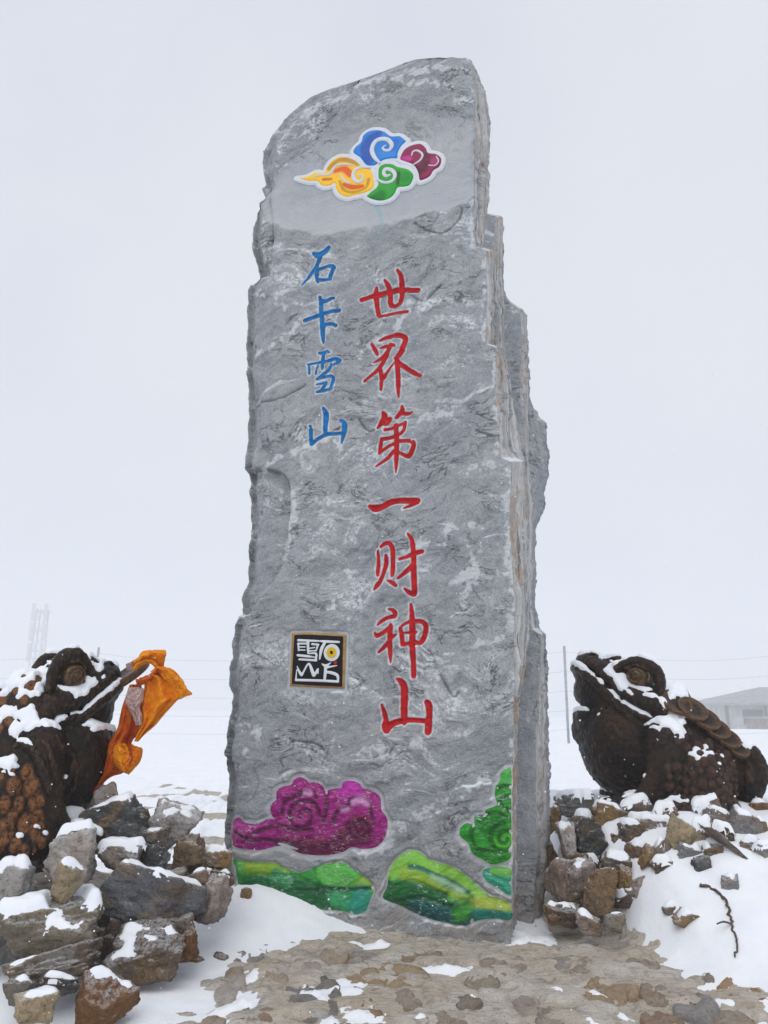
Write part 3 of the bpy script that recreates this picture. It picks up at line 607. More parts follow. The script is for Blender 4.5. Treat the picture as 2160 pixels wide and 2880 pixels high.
# ------------------------------------------------------------------ carved and painted work on the stone
def m_paint(name, col=None, rough=0.4, fleck=0.0, var=0.25):
    k = NT(name); o = k.obj(); a = k.noise(o, 22, 5, 0.6); f = k.noise(k.mapping(o, (0, 0.5, 0), (1, 1, 2.2)), 34, 9, 0.82, 0.6); p = k.noise(o, 6, 4)
    base = col if col else k.att().outputs['Color']
    c = k.mix(k.ramp(a, 0.3, 0.7, 0, var * 2), base, k.mix(0.55, base, (0, 0, 0)))
    if fleck: br = k.noise(k.mapping(o, (0, 0.35, 0), (1, 1, 5)), 26, 6, 0.75, 0.4); c = k.mix(k.ramp(br, 0.50, 0.70, 0, 0.38), c, k.mix(0.5, c, (0.75, 0.80, 0.62), 'SCREEN')); c = k.mix(k.ramp(br, 0.46, 0.32, 0, 0.45), c, k.mix(0.6, c, (0, 0, 0)))
    if fleck: c = k.mix(k.math('MULTIPLY', k.ramp(f, 0.54, 0.60), k.ramp(p, 0.46, 0.60, 0.05 * fleck, fleck)), c, (0.66, 0.66, 0.70))
    return k.done(c, rough, k.bump(k.math('ADD', a, k.math('MULTIPLY', f, 0.4)), 0.35, 0.006), 0.18)
M_RED = m_paint('red_enamel', (0.50, 0.006, 0.010), 0.5, 0.0, 0.2); M_BLU = m_paint('blue_enamel', (0.004, 0.19, 0.50), 0.5, 0.0, 0.4)
M_WHT = m_paint('white_enamel', (0.66, 0.68, 0.71), 0.45, 0, 0.08); M_PIC = m_paint('painted_relief', None, 0.5, 0.6, 0.12); M_GLS = m_paint('cloud_enamel', None, 0.22, 0.0, 0.06)
M_BLK = m_paint('black_enamel', (0.004, 0.004, 0.005), 0.55, 0.0, 0.2); M_OCH = m_paint('ochre_border', (0.42, 0.235, 0.07), 0.55, 0.1, 0.25)
M_YEL = m_paint('yellow_enamel', (0.72, 0.45, 0.01), 0.4, 0, 0.1)
def patch(name, mat, sdf, lo, hi, yfun, parent, cell=0.0035, colf=None):
    gu, gv = np.arange(lo[0], hi[0], cell), np.arange(lo[1], hi[1], cell); u, v = np.meshgrid(gu, gv)
    d = sdf(u, v); gy, gx = np.gradient(d, cell); gl = np.sqrt(gx**2 + gy**2) + 1e-6
    m = (d > 0) & (d < 1.6 * cell); uu = np.where(m, u - d * gx / gl, u); vv = np.where(m, v - d * gy / gl, v)
    ins = d < 0; keep = ins[:-1, :-1] | ins[1:, :-1] | ins[:-1, 1:] | ins[1:, 1:]
    idx = np.arange(u.size).reshape(u.shape)
    F = np.stack([idx[:-1, :-1][keep], idx[:-1, 1:][keep], idx[1:, 1:][keep], idx[1:, :-1][keep]], 1)
    used, F = np.unique(F, return_inverse=True); F = F.reshape(-1, 4)
    U, V, Dd = uu.ravel()[used], vv.ravel()[used], d.ravel()[used]
    col = None if colf is None else np.clip(colf(U, V, Dd) * 1.2, 0, 1)
    return mesh(name, np.stack([U, yfun(U, V, Dd), V], 1), F, mat, parent, True, col)
def poly_patch(name, mat, poly, yfun, parent, grow=0.0, colf=None, cell=0.0035):
    return patch(name, mat, lambda u, v: poly_sd(u, v, poly) - grow, poly.min(0) - grow - 0.01, poly.max(0) + grow + 0.01, yfun, parent, cell, colf)
def stroke_patch(name, mat, st, yfun, parent, cell=0.003):
    a = np.concatenate([s[:, :2] for s in st]); m = max(s[:, 2].max() for s in st) + 0.012
    return patch(name, mat, lambda u, v: sd_strokes(u, v, st), a.min(0) - m, a.max(0) + m, yfun, parent, cell)
ychar = lambda u, v, d: samp(REL, u, v) + 0.001 + 0.010 * sstep(0, 0.016, -d)
for colr, st, lo, hi in CH_ST:
    patch('character', M_RED if colr == 'red' else M_BLU, lambda u, v: sd_strokes(u, v, st) + 0.0012 * fbm(u * 60, v * 60, 0, 2, 241), lo, hi, ychar, stone, 0.0032)
off = lambda o, dome=0.0, w=0.02: (lambda u, v, d: samp(REL, u, v) - o - dome * sstep(0, w, -d))
# ---- five-colour cloud emblem
lobes = [BLUE_C, MAG_C, GRN_C, YEL_C]
allp = np.concatenate(lobes)
back = patch('cloud_emblem', M_WHT, lambda u, v: np.min([poly_sd(u, v, p) for p in lobes], 0) - 0.022 + 0.004 * fbm(u * 12, v * 12, 0, 2, 251), allp.min(0) - 0.05, allp.max(0) + 0.05, off(0.003, 0.008, 0.012), stone)
back['label'] = 'white-edged cloud emblem in blue, magenta, green and yellow'
def soft(paints, base):
    """paint list: (strokes, colour, softness) laid over a base colour"""
    def f(u, v, d):
        c = np.tile(np.array(base, float), (len(u), 1))
        for st, cc, w in paints:
            a = sstep(w, -w * 0.3, sd_strokes(u, v, st))[:, None]; c = c * (1 - a) + np.array(cc) * a
        return c
    return f
S = lambda F, *pp: [fr(list(p), F) for p in pp]
edge = lambda u, v, d: d
poly_patch('cloud_lobe', M_GLS, BLUE_C, off(0.008, 0.008), back, 0, soft([(S(FF, [(800,430,50),(760,340,50),(800,250,40),(880,200,30)]), (0.008,0.07,0.33), .02), (S(FF, [(1000,330,40),(1040,270,30)]), (0.012,0.12,0.45), .02), (S(FF, [(930,390,40),(1000,400,30)]), (0.02,0.19,0.55), .02)], (0.012, 0.165, 0.50)))
poly_patch('cloud_lobe', M_GLS, MAG_C, off(0.008, 0.008), back, 0, soft([(S(FF, [(1220,560,60),(1300,500,40),(1330,400,25)]), (0.09,0.002,0.025), .03), (S(FF, [(1110,440,30),(1160,430,25)]), (0.42,0.03,0.20), .02), (S(FF, [(1400,450,30)]), (0.30,0.02,0.14), .02)], (0.21, 0.005, 0.055)))
poly_patch('cloud_lobe', M_GLS, GRN_C, off(0.008, 0.008), back, 0, soft([(S(FF, [(1130,600,50)]), (0.008,0.21,0.02), .02), (S(FF, [(900,770,50),(830,790,20)]), (0.005,0.15,0.015), .02), (S(FF, [(1070,560,14),(1060,660,14)]), (0.004,0.09,0.01), .01)], (0.015, 0.27, 0.02)))
poly_patch('cloud_lobe', M_GLS, YEL_C, off(0.008, 0.008), back, 0, soft([(S(FF, [(420,520,20),(500,450,20),(600,440,24),(690,480,16)]), (0.42,0.21,0.01), .015), (S(FF, [(480,545,18),(560,525,30),(620,575,30)]), (0.62,0.09,0.006), .015), (S(FF, [(560,670,16),(640,695,24),(730,685,16)]), (0.60,0.08,0.005), .012), (S(FF, [(370,622,14),(440,620,10)]), (0.5,0.13,0.01), .01), (S(FF, [(520,640,10),(560,720,12),(650,740,10),(760,700,10),(790,620,12)]), (0.45,0.24,0.01), .01)], (0.78, 0.44, 0.02)))
for sts in ([[(890,465,14),(840,410,22),(820,340,24),(850,270,24),(910,245,24),(970,255,24),(1005,300,22),(985,345,18),(940,350,14),(920,325,10),(945,305,8)]],
            [[(870,620,12),(930,650,14),(1000,640,17),(1035,590,19),(1010,540,21),(950,525,21),(930,560,19),(950,590,18),(985,580,12)]],
            [[(800,510,12),(720,510,14),(660,540,18),(645,590,20),(670,640,20),(720,640,15),(735,600,11),(705,580,9),(690,600,9)]],
            [[(275,600,6),(350,580,11),(430,570,14),(480,500,14),(560,480,12),(650,490,8)], [(520,575,7),(570,640,11),(620,660,8)]],
            [[(1210,480,8),(1270,440,11),(1290,390,11),(1250,355,11),(1205,360,9),(1190,395,7)], [(1350,490,6),(1410,490,6),(1440,450,6),(1420,410,6)]]):
    stroke_patch('swirl', M_WHT, [fr(s, FF) for s in sts], off(0.017, 0.005, 0.006), back)
# ---- magenta cloud
def spiral(c, r0, r1, turns, a0, w0, w1, n=34, sy=1.0):
    t = np.linspace(0, 1, n); a = a0 + turns * 2 * np.pi * t; r = r0 + (r1 - r0) * t
    return [(c[0] + rr * math.cos(x), c[1] + sy * rr * math.sin(x), w0 + (w1 - w0) * tt) for x, rr, tt in zip(a, r, t)]
mg_lines = S(FG, spiral((780,600), 26, 150, 1.6, 2.4, 7, 12), spiral((1268,715), 22, 105, 1.5, 0.5, 7, 12), [(200,740,8),(350,800,10),(500,800,10),(640,850,12),(800,880,14),(1000,860,14),(1100,790,10)],
             [(330,760,7),(480,700,9),(600,680,10),(700,715,10),(860,715,8)], [(600,580,8),(620,480,10),(700,440,10),(760,400,9),(850,390,9),(890,440,7)],
             [(1040,650,8),(1080,560,10),(1160,530,10),(1190,460,10),(1270,445,10),(1345,500,10),(1370,580,9),(1385,660,8)], [(970,400,8),(985,520,10),(960,640,8)])
def yrel(lines, dome, w, g, gw):
    return lambda u, v, d: samp(REL, u, v) - 0.003 - dome * sstep(0, w, -d) + g * sstep(gw, -gw * 0.4, sd_strokes(u, v, lines))
mc = soft([(S(FG, [(640,870,60),(860,890,70),(1050,880,60),(1160,760,50)]), (0.105,0.002,0.035), .05), (S(FG, [(1270,720,95)]), (0.10,0.003,0.035), .03), (S(FG, [(1180,360,70)]), (0.36,0.014,0.27), .05), (S(FG, [(250,700,50)]), (0.27,0.014,0.17), .04), (mg_lines, (0.085,0.002,0.045), .015), (S(FG, [(1215,480,14),(1270,455,20),(1330,490,12)], [(790,395,8),(840,400,10)], [(1120,545,8),(1160,535,8)]), (0.46,0.20,0.40), .02)], (0.245, 0.005, 0.145))
poly_patch('magenta_cloud', M_PIC, BIGMAG, yrel(mg_lines, 0.020, 0.05, 0.008, 0.010), stone, 0, mc)['label'] = 'magenta scrolling cloud carved in relief'
# ---- green hills and cloud
GD, GM, GL, GY_, GT = (0.006,0.095,0.028), (0.02,0.22,0.03), (0.075,0.36,0.055), (0.19,0.34,0.02), (0.012,0.19,0.15)
lh = soft([(S(FG, [(330,1200,70),(600,1230,80),(850,1290,90),(1100,1310,60)]), GD, .03), (S(FG, [(980,1080,70),(1120,1110,80),(1230,1180,30)]), GL, .02), (S(FG, [(300,1030,30),(480,1040,30),(620,1065,18)]), GY_, .03),
           (S(FG, [(1280,1180,30),(1350,1215,18)]), GY_, .03), (S(FG, [(1050,1300,40),(1130,1340,40)]), (0.03,0.26,0.10), .035), (S(FG, [(1280,1290,60),(1240,1400,50)]), (0.018,0.24,0.17), .035), (S(FG, [(700,1230,8),(970,1222,8),(1200,1232,8),(1370,1222,8)]), (0.004,0.06,0.02), .008),
           (S(FG, [(230,1010,24),(260,1060,20)]), GL, .015), (S(FG, [(560,1110,40),(640,1150,25)]), (0.03,0.22,0.08), .03)], GM)
ll = S(FG, [(330,1095,8),(600,1110,8),(760,1130,8),(960,1215,9),(1370,1225,8)], [(960,1260,8),(1000,1400,8)], [(1200,1240,7),(1190,1440,7)])
poly_patch('green_hill', M_PIC, LHILL, yrel(ll, 0.012, 0.03, 0.008, 0.012), stone, 0, lh)['label'] = 'low green double-peaked hill in relief'
rh = soft([(S(FH, [(200,1080,50),(340,950,60),(520,1030,50),(700,1080,50),(830,1180,50),(950,1290,40)]), (0.17,0.42,0.05), .02), (S(FH, [(640,1040,30),(760,1120,35),(880,1230,30)]), (0.13,0.33,0.02), .02), (S(FH, [(250,1190,30),(450,1170,25),(650,1250,30),(780,1310,25)]), (0.05,0.27,0.06), .02),
           (S(FH, [(300,1090,28),(480,1120,38),(650,1200,38),(800,1270,26)]), (0.22,0.36,0.03), .035), (S(FH, [(340,1040,10),(440,1050,12),(560,1100,12),(700,1160,12),(850,1260,10)]), (0.03,0.17,0.11), .01),
           (S(FH, [(560,1110,10),(700,1190,12),(800,1230,9)]), (0.20,0.36,0.22), .03), (S(FH, [(200,1290,40),(250,1200,26),(430,1215,20),(640,1290,24)]), (0.006,0.10,0.02), .02), (S(FH, [(400,1400,50),(650,1470,55),(830,1510,40)]), (0.005,0.075,0.075), .04), (S(FH, [(780,1450,40),(850,1400,26)]), (0.03,0.21,0.02), .03),
           (S(FH, [(930,1340,25),(1080,1360,28),(1220,1390,24)]), (0.26,0.33,0.03), .03), (S(FH, [(930,1440,26),(1100,1445,26),(1220,1460,24)]), GT, .02)], GD)
rl = S(FH, [(340,1040,8),(440,1050,8),(560,1100,8),(700,1160,8),(860,1280,9),(890,1400,9),(880,1500,8)], [(200,1230,8),(330,1160,8),(480,1190,8),(680,1290,8)], [(250,1330,7),(450,1300,7),(700,1380,7)])
poly_patch('green_hill', M_PIC, RHILL, yrel(rl, 0.022, 0.05, 0.009, 0.014), stone, 0, rh)['label'] = 'rounded green hill with yellow bands in relief'
gl = S(FH, spiral((1168,800), 18, 140, 1.7, 0.2, 7, 12), [(900,680,9),(880,760,10),(920,870,11),(1010,900,10),(1120,915,9)], [(960,650,8),(1010,590,9),(1100,570,9),(1180,610,8)], [(1110,360,8),(1160,340,9),(1215,350,8)], [(1120,500,8),(1150,440,9),(1215,430,8)], [(1150,510,6),(1215,560,6)])
gc = soft([(S(FH, [(1180,250,60)]), (0.06,0.33,0.06), .03), (S(FH, [(1168,800,75)]), (0.05,0.33,0.012), .03), (S(FH, [(920,640,40),(960,600,30)]), (0.04,0.27,0.08), .02), (S(FH, [(1050,650,80)]), (0.008,0.17,0.012), .05), (gl, (0.005,0.10,0.007), .014)], (0.014, 0.23, 0.016))
poly_patch('green_cloud', M_PIC, GCLOUD, yrel(gl, 0.018, 0.04, 0.008, 0.010), stone, 0, gc)['label'] = 'bright green scrolling cloud cut off at the stone edge'
tl = S(FH, [(1000,1090,8),(1120,1150,8),(1215,1180,8)])
poly_patch('green_hill', M_PIC, TEAL, yrel(tl, 0.012, 0.03, 0.006, 0.012), stone, 0, soft([(S(FH, [(1080,1070,28),(1210,1085,24)]), (0.10,0.33,0.05), .015)], (0.02, 0.25, 0.15)))
# ---- square seal
seal = poly_patch('seal', M_OCH, SEAL, off(0.004, 0.006, 0.006), stone); seal['label'] = 'square black seal with white script and ochre border'
poly_patch('seal_field', M_BLK, fr([(350,320),(640,314),(1295,350),(1285,840),(1275,1325),(800,1306),(300,1270),(322,800)], FE), off(0.014), seal)
for sts in ([[(430,425,22),(820,440,17)],[(620,440,28),(620,600,24),(625,680,16)],[(430,490,18),(440,620,18)],[(425,490,18),(600,490,16)],[(700,500,20),(825,510,16)],[(815,510,20),(775,630,14)],[(470,555,13),(560,555,13)],[(450,612,12),(560,617,12)],
             [(660,580,12),(750,565,12)],[(650,632,12),(780,628,12)],[(420,715,22),(600,735,22),(740,750,9)],[(650,680,12),(775,685,20),(770,800,22)],[(450,795,18),(780,815,20)]],
            [[(845,440,14),(960,450,24),(1220,460,19)],[(950,470,24),(880,600,32),(845,790,14)]],
            [[(410,930,8),(440,1010,20),(490,1090,28),(520,1060,18),(630,880,18),(700,1020,32),(735,1110,24),(800,1000,20)],[(815,980,14),(815,1070,10)],[(400,1000,8),(385,1190,16)],[(385,1195,22),(800,1205,22),(1200,1225,22)]],
            [[(890,880,8),(960,920,26),(1060,860,7)],[(960,930,28),(955,1050,28),(940,1190,24)],[(990,950,22),(1180,915,7)],[(980,1040,22),(1090,1060,28),(1190,1110,26),(1200,1220,20)]],
            [[(1078,665,155)]]):
    stroke_patch('seal_glyph', M_WHT, [fr(s, FE) for s in sts], off(0.018, 0.002, 0.004), seal, 0.0025)
stroke_patch('seal_coin', M_YEL, [fr([(1078,665,94)], FE)], off(0.023), seal, 0.0025)
sq = fr([(1056,630),(1108,634),(1104,694),(1056,690)], FE); poly_patch('coin_hole', M_BLK, sq, off(0.026), seal, 0, None, 0.0022)
stroke_patch('seal_mark', M_RED, [fr([(1150,860,32)], FE)], off(0.018), seal, 0.0025)
# ------------------------------------------------------------------ loose rocks
def ico(sub):
    import bmesh
    bm = bmesh.new(); bmesh.ops.create_icosphere(bm, subdivisions=sub, radius=1.0)
    v = np.array([q.co[:] for q in bm.verts]); f = np.array([[q.index for q in p.verts] for p in bm.faces]); bm.free(); return v, f
ICO = {k: ico(k) for k in (1, 2, 3, 5)}
def rot3(rx, ry, rz): return np.array((Matrix.Rotation(rz, 3, 'Z') @ Matrix.Rotation(ry, 3, 'Y') @ Matrix.Rotation(rx, 3, 'X')))
def rock_shape(seed, facets, sub, rough, block):
    rs = np.random.RandomState(seed); d, f = ICO[sub]
    n = rs.normal(size=(facets, 3)); n /= np.linalg.norm(n, axis=1)[:, None]
    h = rs.uniform(0.62, 1.0, facets)
    if block:                                              # six main cleavage faces, knocked out of square
        b = np.array([[1,0,0],[-1,0,0],[0,1,0],[0,-1,0],[0,0,1],[0,0,-1]], float) + rs.normal(size=(6, 3)) * 0.22
        b /= np.linalg.norm(b, axis=1)[:, None]; n = np.vstack([b, n]); h = np.concatenate([rs.uniform(0.5, 0.68, 6), h + 0.05])
    q = np.maximum(d @ n.T, 1e-3) / h; P_ = 44.0
    r = 1.0 / (np.sum(q ** P_, 1) ** (1 / P_)); v = d * r[:, None]
    o = rs.uniform(0, 40, 3); ax = rs.normal(size=3); ax /= np.linalg.norm(ax)
    nz = fbm(v[:, 0] * 2.2 + o[0], v[:, 1] * 2.2 + o[1], v[:, 2] * 2.2 + o[2], 4, seed % 50, 0.55)
    s = v @ ax; ly = pn(s * 9 + o[0], v[:, 0] * 0.8, v[:, 1] * 0.8, seed % 37)
    st = nz * 2.2; st = (np.floor(st) + sstep(0.7, 1, st - np.floor(st))) / 2.2
    v = v + d * (rough * (0.55 * nz + 0.40 * st) + 0.022 * ly + 0.03 * fbm(v[:, 0] * 11 + o[1], v[:, 1] * 11, v[:, 2] * 11, 3, seed % 29))[:, None]
    v -= (v.max(0) + v.min(0)) / 2; return v / (v.max(0) - v.min(0)), f
def m_rock(name='field_rock', frost=0.5, dk=1.0):
    k = NT(name); oi = k.n('ObjectInfo'); o = k.n('TexCoord').outputs['Object']
    sh = k.n('VectorMath', {0: o}, operation='ADD'); rn = k.n('CombineXYZ', {'X': k.math('MULTIPLY', oi.outputs['Random'], 37.0), 'Y': k.math('MULTIPLY', oi.outputs['Random'], 91.0)}); k.set(sh.inputs[1], rn.outputs[0]); p = sh.outputs[0]
    c = oi.outputs['Color']
    a = k.noise(p, 6, 5, 0.6, 0.5); b = k.noise(k.mapping(p, (0.3, 0.5, 0.2), (1, 1, 2)), 20, 7, 0.72, 0.5); f = k.noise(p, 90, 4, 0.7); g = k.noise(p, 3, 3, 0.5, 0.8)
    col = k.mix(k.ramp(a, 0.3, 0.7), k.mix(0.45 * dk, c, (0.05, 0.045, 0.04)), c)
    col = k.mix(k.ramp(g, 0.52, 0.66, 0, 0.55), col, (0.30, 0.185, 0.085))
    col = k.mix(k.ramp(g, 0.45, 0.34, 0, 0.5), col, (0.30, 0.29, 0.285))
    col = k.mix(k.ramp(b, 0.56, 0.74, 0, 0.5), col, (0.45, 0.42, 0.39)); col = k.mix(k.ramp(b, 0.42, 0.28, 0, 0.6 * dk), col, (0.07, 0.06, 0.05))
    col = k.mix(k.math('MULTIPLY', k.ramp(f, 0.64, 0.72), 0.55), col, (0.62, 0.62, 0.63))
    col = k.mix(k.ramp(f, 0.44, 0.32, 0, 0.7 * dk), col, (0.045, 0.038, 0.032)); g2 = k.noise(p, 40, 5, 0.75); col = k.mix(k.ramp(g2, 0.45, 0.34, 0, 0.6 * dk), col, (0.05, 0.042, 0.035)); col = k.mix(k.ramp(g2, 0.57, 0.68, 0, 0.35), col, (0.52, 0.49, 0.46))
    rime = k.math('MULTIPLY', k.ramp(k.math('ADD', k.nz(), k.math('MULTIPLY', k.math('SUBTRACT', b, 0.5), 1.2)), 0.35, 0.95), k.ramp(f, 0.35, 0.6))
    col = k.mix(k.math('MULTIPLY', rime, frost), col, SNOW)
    h = k.math('ADD', k.math('MULTIPLY', a, 0.6), k.math('ADD', k.math('MULTIPLY', b, 0.8), k.math('MULTIPLY', f, 0.38)))
    return k.done(col, 0.85, k.bump(h, 1.0, 0.030), 0.2)
M_ROCK = m_rock(); M_PAVE = m_rock('mortared_stone', 0.05, 0.45)
def smooth_field(n, f, it):
    E = np.concatenate([np.stack([f[:, i], f[:, (i + 1) % f.shape[1]]], 1) for i in range(f.shape[1])]); N = len(n)
    cnt = np.bincount(E[:, 0], minlength=N) + np.bincount(E[:, 1], minlength=N) + 1e-9
    for _ in range(it):
        s = np.stack([np.bincount(E[:, 0], n[E[:, 1], i], N) + np.bincount(E[:, 1], n[E[:, 0], i], N) for i in range(n.shape[1])], 1); n = 0.4 * n + 0.6 * s / cnt[:, None]
    return n
def snow_cap(par, v, f, cover, thick, seed, mat=M_SNOW, bias=None, name='snow', sc=5.0, lo=0.55, hi=0.80):
    n0 = vnormals(v, f); n = smooth_field(n0, f, 5)
    nn = fbm(v[:, 0] * sc + seed, v[:, 1] * sc, v[:, 2] * sc, 3, 17)
    w = n[:, 2] + 0.30 * nn + (cover - 0.5)
    if bias is not None: w = w + bias
    w = smooth_field(w[:, None], f, 4)[:, 0]; w = sstep(lo, hi, w)
    keep = (w[f] > 0.0).any(1)
    lift = thick * w ** 0.7
    q = v + n0 * (0.6 * lift - 0.004 * (1 - sstep(0, 0.2, w)))[:, None] + np.array([0, 0, 0.7]) * lift[:, None]
    F = f[keep]; used, F = np.unique(F, return_inverse=True); F = F.reshape(-1, f.shape[1])
    q = q[used]; wq = (w[used] > 0.5)[:, None]
    q = np.where(wq, smooth_field(q, F, 3), q)
    o = mesh(name, q, F, mat, par, True); o['kind'] = 'stuff'; return o
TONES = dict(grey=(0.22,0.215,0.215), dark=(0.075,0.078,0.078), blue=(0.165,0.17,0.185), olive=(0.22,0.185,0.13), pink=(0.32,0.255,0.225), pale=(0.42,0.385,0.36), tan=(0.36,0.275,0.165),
             ochre=(0.30,0.185,0.075), rust=(0.22,0.10,0.035), brown=(0.20,0.135,0.08), taupe=(0.25,0.195,0.155), umber=(0.12,0.088,0.062), orange=(0.36,0.17,0.05))
ROCK_N, ROCKS = [0], []
def on_snow(px, py):
    d = ray(px, py); ts = np.linspace(2.5, 6.5, 300); P_ = np.array([0, 0, CAM_H]) + d * (ts / d[1])[:, None]
    h = terrain(P_[:, 0], P_[:, 1]) + np.maximum(snow_depth(P_[:, 0], P_[:, 1]), 0) - P_[:, 2]; return P_[int(np.argmax(h > 0))]
def rock(px, py, w, h, Y, tone, label, tilt=0.0, depth=None, snow=0.45, thick=0.035, block=True, rough=0.13, facets=8, sub=None, group=None, seed=None, yaw=None):
    ROCK_N[0] += 1; sd_ = 300 + ROCK_N[0] * 7 if seed is None else seed
    if Y is None: Y = on_snow(px, py + 0.18 * h)[1]
    s = Y / FPX / (cp - (1440 - py) / FPX * sp) ; W_, H_ = w * s, h * s; thick = thick * 0.62; D_ = (depth if depth else 0.8) * (0.5 * W_ + 0.5 * H_)
    sub = sub or (5 if max(w, h) > 62 else 3)
    v, f = rock_shape(sd_, facets, sub, rough, block)
    v = v @ rot3(0, 0, (np.random.RandomState(sd_).uniform(-0.35, 0.35) if yaw is None else yaw)).T
    v = v / (v.max(0) - v.min(0)) * np.array([W_, D_, H_]) @ rot3(0, math.radians(tilt), 0).T
    c = at_y(px, py, Y + 0.25 * D_)
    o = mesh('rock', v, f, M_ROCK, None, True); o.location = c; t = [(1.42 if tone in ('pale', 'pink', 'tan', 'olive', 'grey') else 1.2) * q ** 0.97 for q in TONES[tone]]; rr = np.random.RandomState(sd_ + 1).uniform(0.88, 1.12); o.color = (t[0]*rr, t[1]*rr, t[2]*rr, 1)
    tag(o, label, 'rock', group or 'rocks of the cairns')
    ROCKS.append((o, v + c, f, snow, thick, sd_)); return o
# left cairn, under the toad with the orange cloth
rock(331,2313,196,142,3.86,'dark','big dark grey boulder beneath the chin of the toad with orange cloth',tilt=-8,snow=.42)
rock(297,2250,90,92,3.98,'pale','thin upright pale quartz slab under the tail of the orange cloth',tilt=-22,depth=.4,snow=.1,sub=5)
rock(484,2325,142,132,3.98,'pale','pale pinkish pointed rock beside the dark boulder, above the brown one',tilt=22,snow=.38)
rock(529,2408,96,116,3.92,'brown','brown upright rock below the pale pointed rock',tilt=-18,snow=.15)
rock(612,2417,90,62,4.0,'ochre','ochre rock touching the left foot of the standing stone',tilt=8,snow=.35)
rock(432,2356,86,62,3.86,'taupe','grey-brown rock wedged under the pale pointed rock',snow=.2)
rock(438,2412,80,82,3.82,'dark','dark rock with white veins above the big blue-grey boulder',snow=.3)
rock(425,2519,300,170,3.62,'blue','big blue-grey boulder with a slanting flat face in the middle of the cairn',tilt=20,depth=.75,snow=.22,seed=391)
rock(586,2530,128,128,3.78,'pink','squarish pinkish block at the outer end of the cairn by the snow drift',snow=.3,seed=402)
rock(208,2412,150,150,3.62,'pale','whitish rounded boulder with snow behind it below the warty flank',tilt=-10,snow=.8,thick=.08)
rock(35,2487,140,118,3.5,'pale','cream layered rock half under thick snow, left of the rust-edged flake',snow=.8,thick=.09)
rock(186,2484,92,120,3.46,'tan','cream flake with a rust-orange edge standing in snow',tilt=20,depth=.5,snow=.35,thick=.05)
rock(140,2600,318,150,3.42,'olive','long olive-brown split block across the front of the cairn',tilt=-6,depth=.7,snow=.55,thick=.07,seed=441)
rock(406,2676,222,150,3.46,'umber','dark brown boulder flecked with rime, carrying the big blue-grey boulder',tilt=-4,snow=.2,seed=451)
rock(150,2710,280,92,3.34,'umber','flat dark slab with white veins under the long olive block',tilt=-10,snow=.22,depth=.7)
rock(524,2660,70,92,3.6,'rust','small rusty rock at the right foot of the dark brown boulder',tilt=-12,snow=.1,seed=655)
rock(276,2805,206,160,3.18,'rust','rusty ochre rounded boulder low at the front of the cairn',tilt=-18,snow=.28,block=False,facets=12)
rock(98,2838,160,102,3.08,'tan','tan crumbly rock at the bottom of the cairn beside the rusty boulder',snow=.35)
rock(338,2415,140,84,3.74,'grey','grey rock almost covered by snow between whitish boulder and dark veined rock',snow=.66,thick=.05)
rock(193,2312,140,62,3.9,'grey','flat snow-covered slab at the chest of the toad with orange cloth',snow=.75,thick=.045)
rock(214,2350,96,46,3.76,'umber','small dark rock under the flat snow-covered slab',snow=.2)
rock(54,2790,76,76,3.22,'brown','small brown rock poking from snow under the flat dark slab',snow=.3)
rock(692,2518,34,44,None,'ochre','little ochre stone in the drift by the green painted hill',snow=.3,thick=.02)
rock(622,2696,46,28,None,'taupe','pebble-sized grey-brown stone in the snow, near the masonry edge',snow=.3,thick=.02)
rock(545,2702,58,26,None,'rust','small flat rusty stone in the snow below the small rusty rock',snow=.3,thick=.02)
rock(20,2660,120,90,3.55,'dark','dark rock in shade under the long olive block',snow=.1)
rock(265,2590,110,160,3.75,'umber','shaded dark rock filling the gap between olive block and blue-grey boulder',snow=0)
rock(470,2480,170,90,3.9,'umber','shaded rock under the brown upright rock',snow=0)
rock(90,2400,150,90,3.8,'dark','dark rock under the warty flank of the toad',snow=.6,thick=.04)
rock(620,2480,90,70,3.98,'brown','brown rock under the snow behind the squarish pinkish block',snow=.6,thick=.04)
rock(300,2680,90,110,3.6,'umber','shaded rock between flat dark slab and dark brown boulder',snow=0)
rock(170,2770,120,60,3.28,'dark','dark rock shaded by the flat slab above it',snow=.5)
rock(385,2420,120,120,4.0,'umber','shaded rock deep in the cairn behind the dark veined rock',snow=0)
# right cairn, under the toad without cloth
rock(1715,2298,124,76,4.62,'ochre','ochre flat rock with a snow cap under the near forefoot of the coin-backed toad',tilt=8,snow=.5,thick=.03)
rock(1667,2362,116,112,4.5,'dark','jagged near-black rock beside the pale striped slab',tilt=20,snow=.25,seed=512)
rock(1597,2372,54,116,4.45,'pale','pale striped upright slab between black rock and standing stone',tilt=-8,snow=.4)
rock(1752,2382,90,62,4.5,'brown','brown rock right of the jagged black rock',tilt=12,snow=.25)
rock(1822,2336,142,90,4.5,'pink','broad slab under smooth snow below the coin-backed toad',tilt=14,snow=.8,thick=.045)
rock(1915,2360,140,104,None,'tan','large tan triangular rock emerging from snow',tilt=28,snow=.25)
rock(1826,2420,52,86,None,'ochre','narrow ochre rock leaning down from the tan triangular rock',tilt=12,snow=.2)
rock(2089,2320,96,96,None,'grey','grey squarish boulder with snow on top, over a dark hollow',tilt=6,snow=.42)
rock(1942,2299,64,42,4.62,'blue','small slate-grey stone just below the belly of the coin-backed toad',snow=.3)
rock(2049,2258,70,44,4.7,'taupe','purplish-grey wedge under the hind leg of the coin-backed toad',tilt=12,snow=.25)
rock(2140,2272,60,36,None,'rust','reddish stone at the rump end of the coin-backed toad',snow=.4)
rock(1578,2468,92,112,4.25,'taupe','large grey-brown faceted rock against the standing stone flank',snow=.22)
rock(1692,2502,104,140,4.12,'brown','brown wedge-shaped rock with a sharp point, in front of the snow slope',tilt=10,snow=.15)
